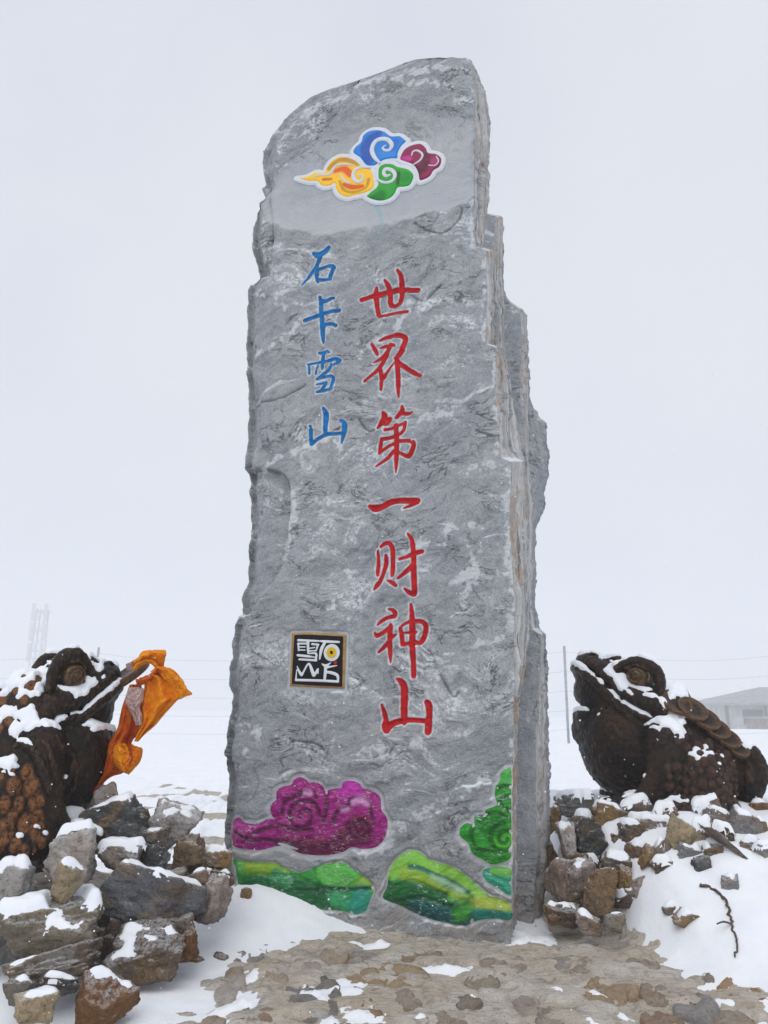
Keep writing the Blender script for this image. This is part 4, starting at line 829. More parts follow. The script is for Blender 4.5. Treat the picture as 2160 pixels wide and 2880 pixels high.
rock(1640,2484,104,120,4.22,'pink','pinkish-brown rock between grey-brown faceted rock and brown wedge',tilt=-20,snow=.3)
rock(1756,2468,40,66,4.1,'ochre','small ochre-brown chip standing right of the brown wedge',snow=.1)
rock(1806,2486,76,50,None,'pink','pinkish triangular chip half sunk in smooth snow',tilt=-14,snow=.2)
rock(1585,2572,110,60,4.12,'umber','flat dark slab at the foot of the cairn touching the masonry',tilt=6,snow=.22)
rock(1655,2598,76,58,4.0,'pink','pinkish block at the masonry edge, in front of the flat dark slab',tilt=10,snow=.25)
rock(1728,2588,54,56,3.92,'olive','small olive rock at the edge of snow and masonry',tilt=20,snow=.25)
rock(1938,2586,92,62,None,'ochre','yellow-brown rock in a melted hollow of the snow slope',tilt=28,snow=.15,thick=.02)
rock(2048,2388,190,26,None,'taupe','long thin rock edge running down the snow slope',tilt=46,depth=1.2,snow=.15,thick=.02,sub=5)
rock(1975,2440,56,66,None,'dark','dark rock at the bottom of a snow hole',snow=0)
rock(2055,2488,60,70,None,'grey','grey rock corner overhung by snow above the bare twig',tilt=20,snow=.5)
rock(1560,2308,46,80,4.72,'ochre','ochre rock wedged between the standing stone and the cairn',snow=.3)
rock(1618,2262,120,66,4.75,'grey','snow-laden rock under the far forefoot of the coin-backed toad',snow=.8,thick=.05)
rock(1640,2316,90,56,4.62,'taupe','snow-capped rock above the jagged black rock',snow=.75,thick=.05)
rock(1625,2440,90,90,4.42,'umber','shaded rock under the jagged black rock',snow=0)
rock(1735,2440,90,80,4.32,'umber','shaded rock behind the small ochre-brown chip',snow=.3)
rock(1800,2300,110,70,4.9,'dark','dark rock under the belly of the coin-backed toad',snow=.6)
rock(1890,2560,60,30,None,'brown','small brown stone barely showing through the snow slope',snow=.6)
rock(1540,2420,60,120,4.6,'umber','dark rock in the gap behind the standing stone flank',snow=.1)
rock(2150,2400,70,60,None,'grey','grey stone in snow below the squarish grey boulder',snow=.6)
rk = np.random.RandomState(12); WORD = dict(taupe='grey-brown', brown='brown', grey='grey', tan='tan', umber='dark brown', dark='blackish')
for px, py, w, h, t in [(1790,2275,80,44,'taupe'),(1870,2290,70,40,'brown'),(1985,2275,90,50,'grey'),(2020,2310,70,50,'taupe'),(2120,2330,60,50,'brown'),(1970,2345,80,60,'tan'),(2030,2350,60,46,'umber'),(1870,2390,70,50,'taupe'),(1775,2345,70,50,'umber'),(1795,2400,60,44,'brown'),
                        (1940,2400,70,46,'grey'),(2000,2400,56,40,'brown'),(1860,2440,60,40,'umber'),(1780,2520,50,40,'brown'),(1745,2530,46,40,'umber'),(2110,2380,60,40,'taupe'),(1720,2430,70,50,'taupe'),(1660,2420,60,50,'umber'),(1610,2530,60,44,'brown'),(1680,2570,60,40,'taupe'),(1700,2330,60,40,'umber'),(1850,2260,80,40,'dark'),(1935,2262,80,36,'umber')]:
    rock(px, py, w * 1.2, h * 1.2, None if px > 1770 else 4.9 - (py - 2250) / 2250 * 5.2 - 0.02, t, 'small %s rock packed into the snowy heap below the coin-backed toad' % WORD[t], tilt=rk.uniform(-25, 25), snow=rk.uniform(.55, .95), thick=.05, group='small rocks of the heap below the coin-backed toad')
for px, py, w, h, t in [(250,2360,60,44,'umber'),(150,2350,70,50,'dark'),(380,2440,60,50,'taupe'),(500,2460,56,44,'brown'),(560,2470,60,44,'taupe'),(240,2520,50,60,'umber'),(270,2640,60,60,'brown'),(330,2610,60,50,'umber'),(520,2600,60,50,'taupe'),(470,2600,70,40,'umber'),(90,2440,60,40,'taupe'),(60,2545,80,40,'umber'),(220,2670,60,40,'taupe'),(350,2740,60,40,'umber'),(190,2760,50,40,'brown'),(400,2300,50,40,'umber')]:
    rock(px, py, w, h, 3.95 - (py - 2300) / 500 * 0.62 + 0.06, t, 'small %s chip wedged among the boulders below the rusty-warted toad' % WORD[t], tilt=rk.uniform(-25, 25), snow=rk.uniform(.1, .4), group='small chips wedged among the boulders')
# snow lies only on the topmost, gently sloping faces: look down on the heap and build a cap for each rock
from mathutils.bvhtree import BVHTree
def blur(a, it):
    for _ in range(it):
        p = np.pad(a, 1, mode='edge'); a = (p[1:-1, 1:-1] * 2 + p[:-2, 1:-1] + p[2:, 1:-1] + p[1:-1, :-2] + p[1:-1, 2:]) / 6
    return a
def cap_rocks():
    V, F, own, o_ = [], [], [], 0
    for i, (ob, v, f, sn, th, sd_) in enumerate(ROCKS): V.append(v); F.append(f + o_); own += [i] * len(f); o_ += len(v)
    bvh = BVHTree.FromPolygons(np.concatenate(V).tolist(), np.concatenate(F).tolist()); CS = 0.009
    for i, (ob, v, f, sn, th, sd_) in enumerate(ROCKS):
        if sn <= 0: continue
        lo, hi = v.min(0) - 0.02, v.max(0) + 0.02; gx, gy = np.arange(lo[0], hi[0], CS), np.arange(lo[1], hi[1], CS); X, Y = np.meshgrid(gx, gy)
        Z = np.full(X.shape, np.nan); top = np.zeros(X.shape)
        for r in range(X.shape[0]):
            for c in range(X.shape[1]):
                h = bvh.ray_cast((X[r, c], Y[r, c], 3.0), (0, 0, -1.0))
                if h[0] is not None and own[h[2]] == i: Z[r, c] = h[0].z; top[r, c] = 1.0
        if top.sum() < 12: continue
        lowest = np.nanmin(Z); Zf = np.where(np.isnan(Z), -9.0, Z)
        for _ in range(6):
            p = np.pad(Zf, 1, constant_values=-9.0); mx_ = np.max([p[:-2, 1:-1], p[2:, 1:-1], p[1:-1, :-2], p[1:-1, 2:]], 0); Zf = np.where(Zf < -8, mx_ - 0.012, Zf)
        Zf = np.maximum(Zf, lowest - 0.1); Zs = blur(Zf, 3); gyr, gxr = np.gradient(blur(Zf, 4), CS); sl = np.hypot(gxr, gyr)
        nn = fbm(X * 7 + sd_, Y * 7, Zs * 7, 4, 19, 0.62)
        s = (0.35 + 1.5 * sn) - sl + 0.75 * nn - 1.4 * (1 - blur(top, 3)); s = blur(s, 2); m = s > 0
        keep = m[:-1, :-1] | m[1:, :-1] | m[:-1, 1:] | m[1:, 1:]
        if keep.sum() < 16: continue
        H = blur(th * sstep(0, 0.7, s), 2); Zc = np.where(m, Zs * 0.6 + Zf * 0.4, Zf) + H - 0.010 * (~m) + 0.002
        idx = np.arange(X.size).reshape(X.shape); Fq = np.stack([idx[:-1, :-1][keep], idx[:-1, 1:][keep], idx[1:, 1:][keep], idx[1:, :-1][keep]], 1)
        us, Fq = np.unique(Fq, return_inverse=True); Fq = Fq.reshape(-1, 4); P_ = np.stack([X, Y, Zc], -1).reshape(-1, 3)[us] - np.array(ob.location)
        mesh('snow_cap', P_, Fq, M_SNOW, ob, True)['kind'] = 'stuff'
cap_rocks()
# ------------------------------------------------------------------ flat stones set in the mortar
def flat_stone(px, py, w, h, tone, rot=0.0, seed=0):
    c = at_z(px, py, -0.03); e = at_z([px + w / 2, px], [py, py - h / 2], -0.03)
    W_, D_ = 2.3 * np.linalg.norm(e[0] - c), 2.3 * np.linalg.norm(e[1] - c); rs = np.random.RandomState(900 + seed)
    n = 13; th = np.sort(rs.uniform(0, 2 * np.pi, n)) * 0.5 + np.linspace(0, 2 * np.pi, n, endpoint=False) * 0.5; rad = rs.uniform(0.78, 1.1, n)
    T_ = np.linspace(0, 2 * np.pi, 40, endpoint=False); R_ = np.interp(T_, np.concatenate([th - 2*np.pi, th, th + 2*np.pi]), np.tile(rad, 3)); V, F = [], []
    rings = [(1.06, -0.05), (1.0, -0.006), (0.93, 0.004), (0.78, 0.007), (0.58, 0.008), (0.36, 0.009), (0.16, 0.009), (0.02, 0.009)]
    for q, z in rings:
        x, y = q * R_ * np.cos(T_) * W_ / 2, q * R_ * np.sin(T_) * D_ / 2
        V.append(np.column_stack([x, y, z + (0.022 * fbm(x * 12 + seed * 3.1, y * 16, 0.2, 4, 77, 0.62) + 0.004) * (q < 1.03)]))
    V = np.concatenate(V) @ rot3(0, 0, rot).T; m = len(T_)
    F = np.array([[i*m+j, i*m+(j+1) % m, (i+1)*m+(j+1) % m, (i+1)*m+j] for i in range(len(rings)-1) for j in range(m)])
    V[:, 2] += terrain(c[0] + V[:, 0], c[1] + V[:, 1]) - 0.004; c[2] = 0
    o = mesh('paving_stone', V, F, M_PAVE, ground, True); o.location = c; t = [0.62 * 1.35 * q + 0.38 * m_ for q, m_ in zip(TONES[tone], (0.50, 0.43, 0.35))]; o.color = (*t, 1); return o
for i, a in enumerate([(705,2683,110,52,'grey',.1),(826,2712,170,58,'pale',0),(1085,2752,230,62,'ochre',-.1),(880,2800,156,92,'dark',.2),(1040,2832,72,44,'rust',0),(1318,2808,76,30,'umber',-.3),(1360,2760,98,36,'olive',0),
        (640,2755,90,80,'pale',.2),(715,2852,116,60,'rust',0),(1515,2840,96,90,'pink',.3),(2093,2784,124,56,'orange',-.35),(1702,2786,112,64,'ochre',-.4),(1775,2787,50,36,'ochre',-.2),(1955,2825,120,60,'blue',-.3),(1550,2862,90,40,'rust',0),
        (1990,2756,38,16,'brown',0),(945,2696,80,36,'tan',0),(1190,2700,120,34,'taupe',0),(1840,2790,90,46,'taupe',-.3),(1250,2860,120,40,'taupe',.1),(1420,2720,130,40,'taupe',-.1),(1620,2720,110,40,'olive',-.3),(1800,2720,90,30,'taupe',-.4),
        (1020,2705,90,30,'grey',0),(1140,2810,80,40,'taupe',.2),(770,2760,70,30,'tan',0),(1860,2860,110,40,'rust',-.2),(2060,2860,100,40,'taupe',-.2),(980,2880,90,40,'olive',0),(590,2870,80,50,'tan',0)]):
    flat_stone(*a, seed=i)
# ------------------------------------------------------------------ bronze toads, sculpted as distance fields
def surface_nets(D, o, h):
    s = D < 0; nx, ny, nz = D.shape
    c = [s[i:nx-1+i, j:ny-1+j, k:nz-1+k] for i in (0,1) for j in (0,1) for k in (0,1)]
    cnt = sum(q.astype(np.int8) for q in c); act = (cnt > 0) & (cnt < 8)
    I = np.argwhere(act); idx = np.full(act.shape, -1, np.int32); idx[act] = np.arange(len(I))
    P_ = np.zeros((len(I), 3)); N_ = np.zeros(len(I))
    cor = [(i, j, k) for i in (0,1) for j in (0,1) for k in (0,1)]
    val = {q: D[I[:, 0]+q[0], I[:, 1]+q[1], I[:, 2]+q[2]] for q in cor}
    for a in cor:
        for ax in range(3):
            if a[ax] == 0:
                b = tuple(1 if i == ax else a[i] for i in range(3)); va, vb = val[a], val[b]; m = (va < 0) != (vb < 0)
                t = va[m] / (va[m] - vb[m]); p = np.tile(np.array(a, float), (m.sum(), 1)); p[:, ax] += t
                P_[m] += p; N_[m] += 1
    V = (I + P_ / N_[:, None]) * h + o
    F = []
    for ax in range(3):
        u, w = (ax + 1) % 3, (ax + 2) % 3
        sl0 = [slice(1, -1)] * 3; sl0[ax] = slice(0, -1); sl1 = list(sl0); sl1[ax] = slice(1, None)
        a, b = s[tuple(sl0)], s[tuple(sl1)]; E = np.argwhere(a != b); base = E.copy(); base[:, u] += 1; base[:, w] += 1
        fl = a[tuple(E.T)]
        def cell(du, dw):
            q = base.copy(); q[:, u] -= du; q[:, w] -= dw; return idx[tuple(q.T)]
        quad = np.stack([cell(1, 1), cell(0, 1), cell(0, 0), cell(1, 0)], 1); quad[~fl] = quad[~fl][:, ::-1]; F.append(quad)
    F = np.concatenate(F); return V, F[(F >= 0).all(1)]
class Sculpt:
    def __init__(s, lo, hi, h):
        s.lo, s.h = np.array(lo, float), h; s.ax = [np.arange(lo[i], hi[i] + h, h) for i in range(3)]
        s.D = np.full([len(a) for a in s.ax], 300.0, np.float32)
    def w(s, lo, hi):
        r = []
        for i in range(3): a = np.searchsorted(s.ax[i], [lo[i], hi[i]]); r.append(slice(max(a[0] - 1, 0), a[1] + 1))
        return tuple(r), [s.ax[i][r[i]].reshape([-1 if j == i else 1 for j in range(3)]) for i in range(3)]
    def op(s, fn, lo, hi, k, sub=False):
        sl, (x, y, z) = s.w(lo, hi)
        d = fn(x, y, z); a = s.D[sl]
        if sub:
            d = -d; h = np.clip(0.5 - 0.5 * (a - d) / k, 0, 1); s.D[sl] = a * (1 - h) + d * h + k * h * (1 - h)
        else:
            h = np.clip(0.5 + 0.5 * (d - a) / k, 0, 1); s.D[sl] = d * (1 - h) + a * h - k * h * (1 - h)
    def ell(s, c, r, pitch=0.0, k=40, sub=False, sym=False, yaw=0.0):
        for sg in ((1, -1) if sym else (1,)):
            cc = np.array(c, float) * [1, sg, 1]; R = rot3(0, -math.radians(pitch), math.radians(yaw) * sg); m = max(r) + k * 2
            def fn(x, y, z):
                p = [x - cc[0], y - cc[1], z - cc[2]]; q = [(R[0, i] * p[0] + R[1, i] * p[1] + R[2, i] * p[2]) for i in range(3)]
                k0 = np.sqrt(sum((q[i] / r[i]) ** 2 for i in range(3))) + 1e-6; k1 = np.sqrt(sum((q[i] / r[i] ** 2) ** 2 for i in range(3))) + 1e-9
                return k0 * (k0 - 1) / k1
            s.op(fn, cc - m, cc + m, k, sub)
    def tube(s, pts, k=15, sub=False, sym=False, n=4):
        P0 = np.asarray(pts, float); P0 = catmull(P0, n, False) if len(P0) > 2 else P0
        for sg in ((1, -1) if sym else (1,)):
            Q = P0 * [1, sg, 1, 1]
            for a, b in zip(Q[:-1], Q[1:]):
                m = max(a[3], b[3]) + 1.5 * k + 6
                def fn(x, y, z, a=a, b=b):
                    e = b[:3] - a[:3]; L = e @ e + 1e-9; t = np.clip(((x-a[0])*e[0] + (y-a[1])*e[1] + (z-a[2])*e[2]) / L, 0, 1)
                    return np.sqrt((x-a[0]-t*e[0])**2 + (y-a[1]-t*e[1])**2 + (z-a[2]-t*e[2])**2) - (a[3] + (b[3]-a[3])*t)
                s.op(fn, np.minimum(a[:3], b[:3]) - m, np.maximum(a[:3], b[:3]) + m, k, sub)
    def side(s, x, z, sg=1):
        i = int(np.clip(np.searchsorted(s.ax[0], x), 0, len(s.ax[0]) - 1)); j = int(np.clip(np.searchsorted(s.ax[2], z), 0, len(s.ax[2]) - 1)); col = s.D[i, :, j]; q = np.where(col < 0)[0]
        return (s.ax[1][q[-1]] if sg > 0 else s.ax[1][q[0]]) if len(q) else 0.0
    def on(s, pts, r, lift=0.0, sg=1): return [(x, s.side(x, z, sg) + lift * sg, z, rr) for (x, z), rr in zip(pts, r)]
def toad_sculpt(kind, near):
    T = Sculpt((-780, -600, -60), (790, 600, 1200), 8.0); n_ = near
    T.ell((330, 0, 470), (330, 340, 400)); T.ell((0, 0, 400), (430, 400, 370), k=60); T.ell((-300, 0, 300), (270, 350, 290), k=60)
    T.ell((80, 0, 640), (330, 300, 200), -38, 60)                                # nape
    T.ell((-600, 0, 250), (110, 210, 220), k=30)                                 # tail tuft
    for a in (-1, 0, 1): T.tube([(-540, 120*a, 420, 60), (-620, 130*a, 430, 62), (-680, 120*a, 370, 55), (-690, 130*a, 280, 60), (-640, 140*a, 160, 50)], 14)
    T.ell((-150, 330, 230), (250, 150, 235), 12, 30, sym=True)                    # thigh
    T.tube([(-330, 380, 90, 90), (-60, 440, 60, 75), (120, 430, 50, 70)], 30, sym=True)
    T.tube([(60, 300, 500, 150), (60, 380, 320, 120), (150, 395, 150, 82), (240, 385, 70, 70)], 40, sym=True)
    for dy, dx in ((-95, 55), (-32, 90), (35, 92), (100, 62)):                    # toes
        T.tube([(250, 390, 80, 52), (330 + dx * 0.5, 390 + dy * 0.9, 78, 42), (380 + dx, 390 + dy * 1.1, 50, 38)], 9, sym=True); T.ell((390 + dx, 390 + dy * 1.1, 50), (46, 38, 42), 0, 6, sym=True)
    # head
    T.ell((300, 0, 850), (350, 275, 215), 24, 50); T.ell((430, 0, 830), (258, 240, 205), 0, 40); T.ell((440, 0, 960), (250, 225, 120), 33, 30)
    T.ell((555, 0, 1040), (85, 135, 62), 20, 26); T.ell((600, 0, 960), (90, 150, 70), 20, 26)
    T.tube([(650, 0, 560, 60), (660, 0, 500, 50)], 50); T.tube([(640, -160, 690, 26), (676, 0, 710, 30), (640, 160, 690, 26)], 26, sub=True)     # throat crease
    for zz, xx in ((640, 672), (560, 668), (480, 655), (400, 625), (330, 580)): T.tube([(xx - 70, -150, zz + 20, 30), (xx - 18, 0, zz, 40), (xx - 70, 150, zz + 20, 30)], 30)
    for sg in (1, -1):
        Mo = lambda pts: [(x, y * sg, z, r) for x, y, z, r in pts]
        T.tube(Mo([(672, 0, 1006, 34), (640, 120, 1000, 34), (560, 205, 935, 32), (470, 245, 850, 32), (385, 268, 755, 32), (300, 285, 672, 30), (235, 290, 610, 26), (180, 285, 600, 20)]), 12)    # lower lip
        T.tube(Mo([(632, 0, 1050, 20), (600, 118, 1040, 20), (520, 205, 965, 20), (430, 248, 880, 20), (345, 275, 795, 20), (270, 296, 735, 20), (200, 305, 680, 18)]), 9, True)                     # mouth line
        T.tube(Mo([(590, 100, 1078, 22), (505, 195, 1005, 26), (415, 240, 920, 30), (330, 268, 838, 34), (240, 290, 775, 44), (140, 292, 750, 58), (85, 280, 715, 62), (75, 278, 660, 44), (115, 290, 630, 26)]), 14)  # upper lip into cheek
        T.tube(Mo([(330, 282, 740, 14), (265, 300, 690, 20), (190, 305, 650, 22), (110, 300, 625, 24), (30, 290, 650, 16)]), 9)
        T.ell((212, 300*sg, 938), (125, 70, 98), 20, 14, True)                                                                                       # socket
        T.tube(Mo([(352, 222, 1000, 34), (330, 228, 1012, 26), (278, 244, 1040, 30), (185, 262, 1050, 38), (100, 272, 1002, 42), (62, 278, 915, 40), (70, 276, 830, 32)]), 14)   # brow
        T.tube(Mo([(300, 262, 1000, 8), (215, 292, 1022, 12), (135, 296, 985, 12), (105, 292, 915, 8)]), 6)
        T.tube(Mo([(318, 226, 905, 16), (290, 258, 862, 26), (230, 282, 826, 30), (165, 288, 815, 26), (118, 285, 830, 16)]), 9)                           # lower lid
        T.ell((510, 92*sg, 1088), (52, 36, 30), 30, 16); T.ell((520, 108*sg, 1094), (30, 20, 16), 30, 8, True)                                              # nostril
        if sg == near: T.tube(Mo([(415, 120, 1075, 18), (330, 150, 1085, 16)]), 10)
    T.ell((200, 0, 1000), (140, 180, 60), 20, 40)
    warts, warts_s = [], []
    rs = np.random.RandomState(5 if kind == 'coin' else 9)
    def grow(x0, x1, z0, z1, nmax, r0, r1, gap):
        tries = 0
        while nmax > 0 and tries < 4000:
            tries += 1; x, z, r = rs.uniform(x0, x1), rs.uniform(z0, z1), rs.uniform(r0, r1); y = T.side(x, z, near)
            if abs(y) < 150 or any((x-a)**2 + (y-b)**2 + (z-c)**2 < ((r+q) * gap)**2 for a, b, c, q in warts): continue
            warts.append((x, y, z, r)); nmax -= 1
    if kind == 'coin':
        for _ in range(60):
            x, z = rs.uniform(200, 560), rs.uniform(150, 520); warts_s.append((x, T.side(x, z, near), z, rs.uniform(9, 20)))
        grow(-120, 60, 40, 330, 22, 24, 44, 0.95); grow(-420, -80, 40, 480, 40, 22, 54, 0.92); grow(-480, -250, 120, 460, 20, 16, 30, 0.95); grow(-140, -10, 470, 640, 8, 22, 34, 1.0); grow(-300, 60, 560, 780, 14, 16, 30, 1.1)
    else:
        warts += [(x, T.side(x, z, near), z, r) for x, z, r in ((-160,333,50),(-39,322,58),(-112,245,40),(-52,144,62),(-186,125,66),(-115,60,40),(-59,20,46),(26,182,42),(-75,395,46),(-20,240,36),(-210,250,44),(10,100,38),(20,255,34),(-230,60,50),(-280,190,50),(-150,190,38),(60,60,32),(50,130,30),
                                                                    (-90,862,38),(-60,815,44),(-146,805,32),(-95,745,34),(-215,735,54),(-195,640,36),(-250,800,40),(-300,690,44),(-20,850,38),(-260,600,40))]
        grow(-420, 60, 20, 420, 22, 14, 26, 1.15)
        fl = [([(-170,522),(-120,528),(-46,496),(0,430),(26,385),(71,320),(120,300)], (8,18,24,30,32,30,24)), ([(6,540),(40,520),(58,483),(84,430),(104,390),(110,330)], (8,16,20,22,24,26)),
              ([(104,570),(130,530),(156,502),(200,496),(235,483),(267,437),(262,390),(248,352),(189,318),(140,330)], (8,16,22,26,30,30,30,28,26,20)), ([(300,420),(310,360),(300,300),(270,260)], (10,16,18,12))]
        for pts, rr in fl: T.tube(T.on(pts, rr, 4, near), 8)
    for x, y, z, r in warts: T.ell((x, y - 0.42 * r * np.sign(y), z), (r, r * 0.95, r * rs.uniform(0.8, 1.05)), rs.uniform(-30, 30), 20)
    for x, y, z, r in warts_s: T.ell((x, y - 0.5 * r * np.sign(y), z), (r, r, r), 0, 10)
    V, F = surface_nets(T.D, T.lo, T.h); nv = vnormals(V, F)
    V = V + nv * (5.5 * fbm(V[:, 0] / 46, V[:, 1] / 46, V[:, 2] / 46, 3, 401, 0.6))[:, None]
    wt = np.zeros(len(V))
    for x, y, z, r in warts: wt = np.maximum(wt, sstep(1.15 * r, 0.75 * r, np.sqrt((V[:, 0]-x)**2 + (V[:, 1]-y)**2 + (V[:, 2]-z)**2)))
    return V, F, wt, T
def m_bronze(name, wcol):
    k = NT(name); o = k.obj(); a = k.noise(o, 9, 5, 0.6); b = k.noise(o, 45, 5, 0.7); c3 = k.noise(o, 5, 4, 0.6); w = k.n('SeparateColor', {'Color': k.att().outputs['Color']}).outputs[0]
    geo = k.n('NewGeometry'); pt = k.ramp(geo.outputs['Pointiness'], 0.505, 0.58)  # highlights put into the colour: raised edges painted a lighter brown
    col = k.mix(k.ramp(a, 0.35, 0.68), (0.005, 0.004, 0.0035), (0.022, 0.012, 0.007)); col = k.mix(k.math('MULTIPLY', k.ramp(b, 0.5, 0.7), 0.6), col, (0.055, 0.027, 0.012))
    col = k.mix(k.math('MULTIPLY', k.ramp(c3, 0.52, 0.66), k.ramp(b, 0.35, 0.6, 0.2, 0.9)), col, (0.050, 0.026, 0.011))
    col = k.mix(k.math('MULTIPLY', pt, k.ramp(b, 0.3, 0.6, 0.3, 0.9)), col, (0.16, 0.088, 0.042)); col = k.mix(k.math('MULTIPLY', w, k.ramp(b, 0.36, 0.62, 0.12, 0.95)), col, wcol)
    return k.done(col, k.ramp(b, 0.3, 0.7, 0.24, 0.46), k.bump(k.math('ADD', a, k.math('MULTIPLY', b, 0.7)), 0.8, 0.018), 0.20, 0.12)
def coin_mesh(R, th, n=40):
    prof = [(0.0, th*0.5), (R*0.80, th*0.5), (R*0.84, th*0.9), (R*0.97, th*0.9), (R, th*0.6), (R, -th*0.6), (R*0.97, -th*0.9), (R*0.84, -th*0.9), (R*0.80, -th*0.5), (0.0, -th*0.5)]
    v = [(r_ * math.cos(2*math.pi*j/n), r_ * math.sin(2*math.pi*j/n), z) for r_, z in prof for j in range(n)]
    f = [(i*n+j, (i+1)*n+j, (i+1)*n+(j+1) % n, i*n+(j+1) % n) for i in range(len(prof)-1) for j in range(n)]; return v, f
def build_toad(kind, near, eye_px, Yeye, unit, heading, pitch, label, wcol, bias_pts, cover, xs=1.0, zs=1.0, nod=0.0, rear=1.0):
    V, F, wt, T = toad_sculpt(kind, near); V0 = V.copy()
    def shape(p):
        p = np.array(p, float); w = sstep(560, 800, p[..., 2]) * sstep(-250, 120, p[..., 0]); a = w * nod; x, z = p[..., 0] - 60, p[..., 2] - 860
        p[..., 0], p[..., 2] = 60 + x * np.cos(a) + z * np.sin(a), 860 - x * np.sin(a) + z * np.cos(a)
        p[..., 0] = np.where(p[..., 0] < 0, p[..., 0] * rear, p[..., 0]); return p * [xs, 1, zs]
    V = shape(V)
    R = np.array(Matrix.Rotation(heading, 3, 'Z') @ Matrix.Rotation(-pitch, 3, 'Y')) * unit
    eye_l = shape([215, 280.0 * near, 938.0]); org = at_y(eye_px[0], eye_px[1], Yeye) - R @ eye_l
    root = empty('toad_statue', org, label=label, cat='statue', group='bronze toads beside the standing stone')
    M = m_bronze('bronze_' + kind, wcol); ME = m_plain('lightened_bronze_' + kind, (0.085, 0.048, 0.02), 0.32, 0.5, 40, 0.4, 0.4); v = V @ R.T  # eyes coloured lighter than the body, to read in their dark sockets
    mesh('body', v, F, M, root, True, np.column_stack([wt, wt, wt]))
    for sg in (1, -1):
        iv, if_ = ICO[3]; c = R @ shape([212, 246.0 * sg, 936.0]); e = mesh('eye', iv * np.array([84, 84, 84]) * unit + c, if_, ME, root, True, np.zeros((len(iv), 3)))
        out = R @ np.array([0.25, sg, 0.10]); out /= np.linalg.norm(out)
        for rr, tr, lift, nm in ((46, 8, 72, 'iris_ring'), (20, 9, 82, 'pupil_ring')):
            a = np.cross(out, [0, 0, 1.0]); a /= np.linalg.norm(a); b = np.cross(out, a); th = np.linspace(0, 2 * np.pi, 25)
            tv, tf = tubemesh(c + out * lift * unit + rr * unit * (np.cos(th)[:, None] * a + np.sin(th)[:, None] * b), tr * unit, 6); mesh(nm, tv, tf, ME, e, True, np.zeros((len(tv), 3)))
    bias = np.zeros(len(V))
    for (x, z, r, s) in bias_pts:
        d = np.sqrt((V0[:, 0] - x) ** 2 + (V0[:, 2] - z) ** 2); bias += s * sstep(r, r * 0.4, d) * (V0[:, 1] * near > -150)
    snow_cap(root, v, F, cover, 0.016, 3.3, bias=bias - 0.30 * wt, name='snow', sc=9.0, lo=0.56, hi=0.80)
    return root, R, shape, M
right_toad, RR, RT_, M_BR = build_toad('coin', 1, (1793, 1903), 4.86, 0.00087, math.radians(164), 0.03, 'dark bronze toad with strings of coins down its back, mouth empty', (0.075, 0.036, 0.024),
    [(330,900,70,.75),(360,820,60,.6),(290,790,60,.45),(395,990,60,.45),(30,690,110,.55),(-60,640,90,.5),(-40,540,80,.45),(20,790,80,.4),(470,900,30,.5),(-560,470,90,.5),(110,225,70,.45),(400,60,150,-.45),(-300,560,60,-.4),(-420,470,60,-.4),(130,1010,70,-.6),(230,1060,60,-.5),(560,1070,90,-.5),(450,1040,60,-.5),(260,650,50,.45),(-200,640,120,-.35),(-330,520,120,-.35)], 0.53, rear=0.84)
for i, (x, z, r, tl) in enumerate([(-40,735,118,52),(-150,690,112,56),(-235,625,104,56),(-305,560,96,58),(-375,495,88,60),(-435,430,78,62)]):
    for sg in (1, -1):
        y = 262 - 8 * i; z += 26; cv, cf = coin_mesh(r, 17)
        cv = np.array(cv) @ rot3(0, 0, 0.3 * i).T @ rot3(-math.radians(38), math.radians(-28), 0).T @ np.diag([1, sg, 1])
        if sg < 0: cf = [q[::-1] for q in cf]
        mesh('back_coin', (cv + np.array([x, y * sg, z])) @ RR.T, cf, M_BR, right_toad, True, np.zeros((len(cv), 3)))
left_toad, RL, TL_, M_BL = build_toad('cloth', -1, (208, 1899), 3.86, 0.00079, math.radians(36), 0.0, 'dark bronze toad with big rusty warts, an orange cloth tied at its mouth', (0.26, 0.105, 0.036),
    [(360,960,60,.6),(330,890,50,.5),(260,855,50,.4),(-120,860,150,.30),(-180,760,120,.22),(-60,660,90,.40),(-160,600,60,.3),(60,520,160,-.4),(-60,420,120,-.3),(170,660,50,.5),(230,650,40,.5),(130,1010,70,-.5),(230,1060,60,-.5),(520,1060,90,-.5),(90,760,90,-.3)], 0.52, 0.80, 1.15, math.radians(16))
cv, cf = coin_mesh(185, 27); cv = np.array(cv) @ rot3(0, math.radians(-46), 0).T + np.array([715, -40, 1100])
mesh('mouth_coin', TL_(cv) @ RL.T, cf, M_BL, left_toad, True, np.zeros((len(cv), 3)))
# ------------------------------------------------------------------ orange cloth tied at the left toad's mouth
def m_cloth(name, col, dark, tr=0.25):
    k = NT(name); o = k.n('NewGeometry').outputs['Position']; a = k.noise(o, 14, 4); b = k.noise(o, 60, 4, 0.6)
    c = k.mix(k.ramp(a, 0.32, 0.68), dark, col)
    m = k.done(c, 0.7, k.bump(k.math('ADD', a, k.math('MULTIPLY', b, 0.3)), 0.5, 0.012), 0.2)
    t = k.n('BsdfTranslucent', {'Color': col}); mix = k.n('MixShader', {0: tr}); k.t.links.new(k.b.outputs[0], mix.inputs[1]); k.t.links.new(t.outputs[0], mix.inputs[2]); k.t.links.new(mix.outputs[0], k.out.inputs[0])
    return m
M_OR = m_cloth('orange_cloth', (0.92, 0.36, 0.010), (0.82, 0.24, 0.006)); M_ORD = m_cloth('deep_orange_cloth', (0.74, 0.19, 0.012), (0.50, 0.075, 0.006), 0.3); M_PK = m_cloth('pale_tissue', (0.62, 0.46, 0.42), (0.50, 0.33, 0.29), 0.2)
FS = (240, 1800, .2079)
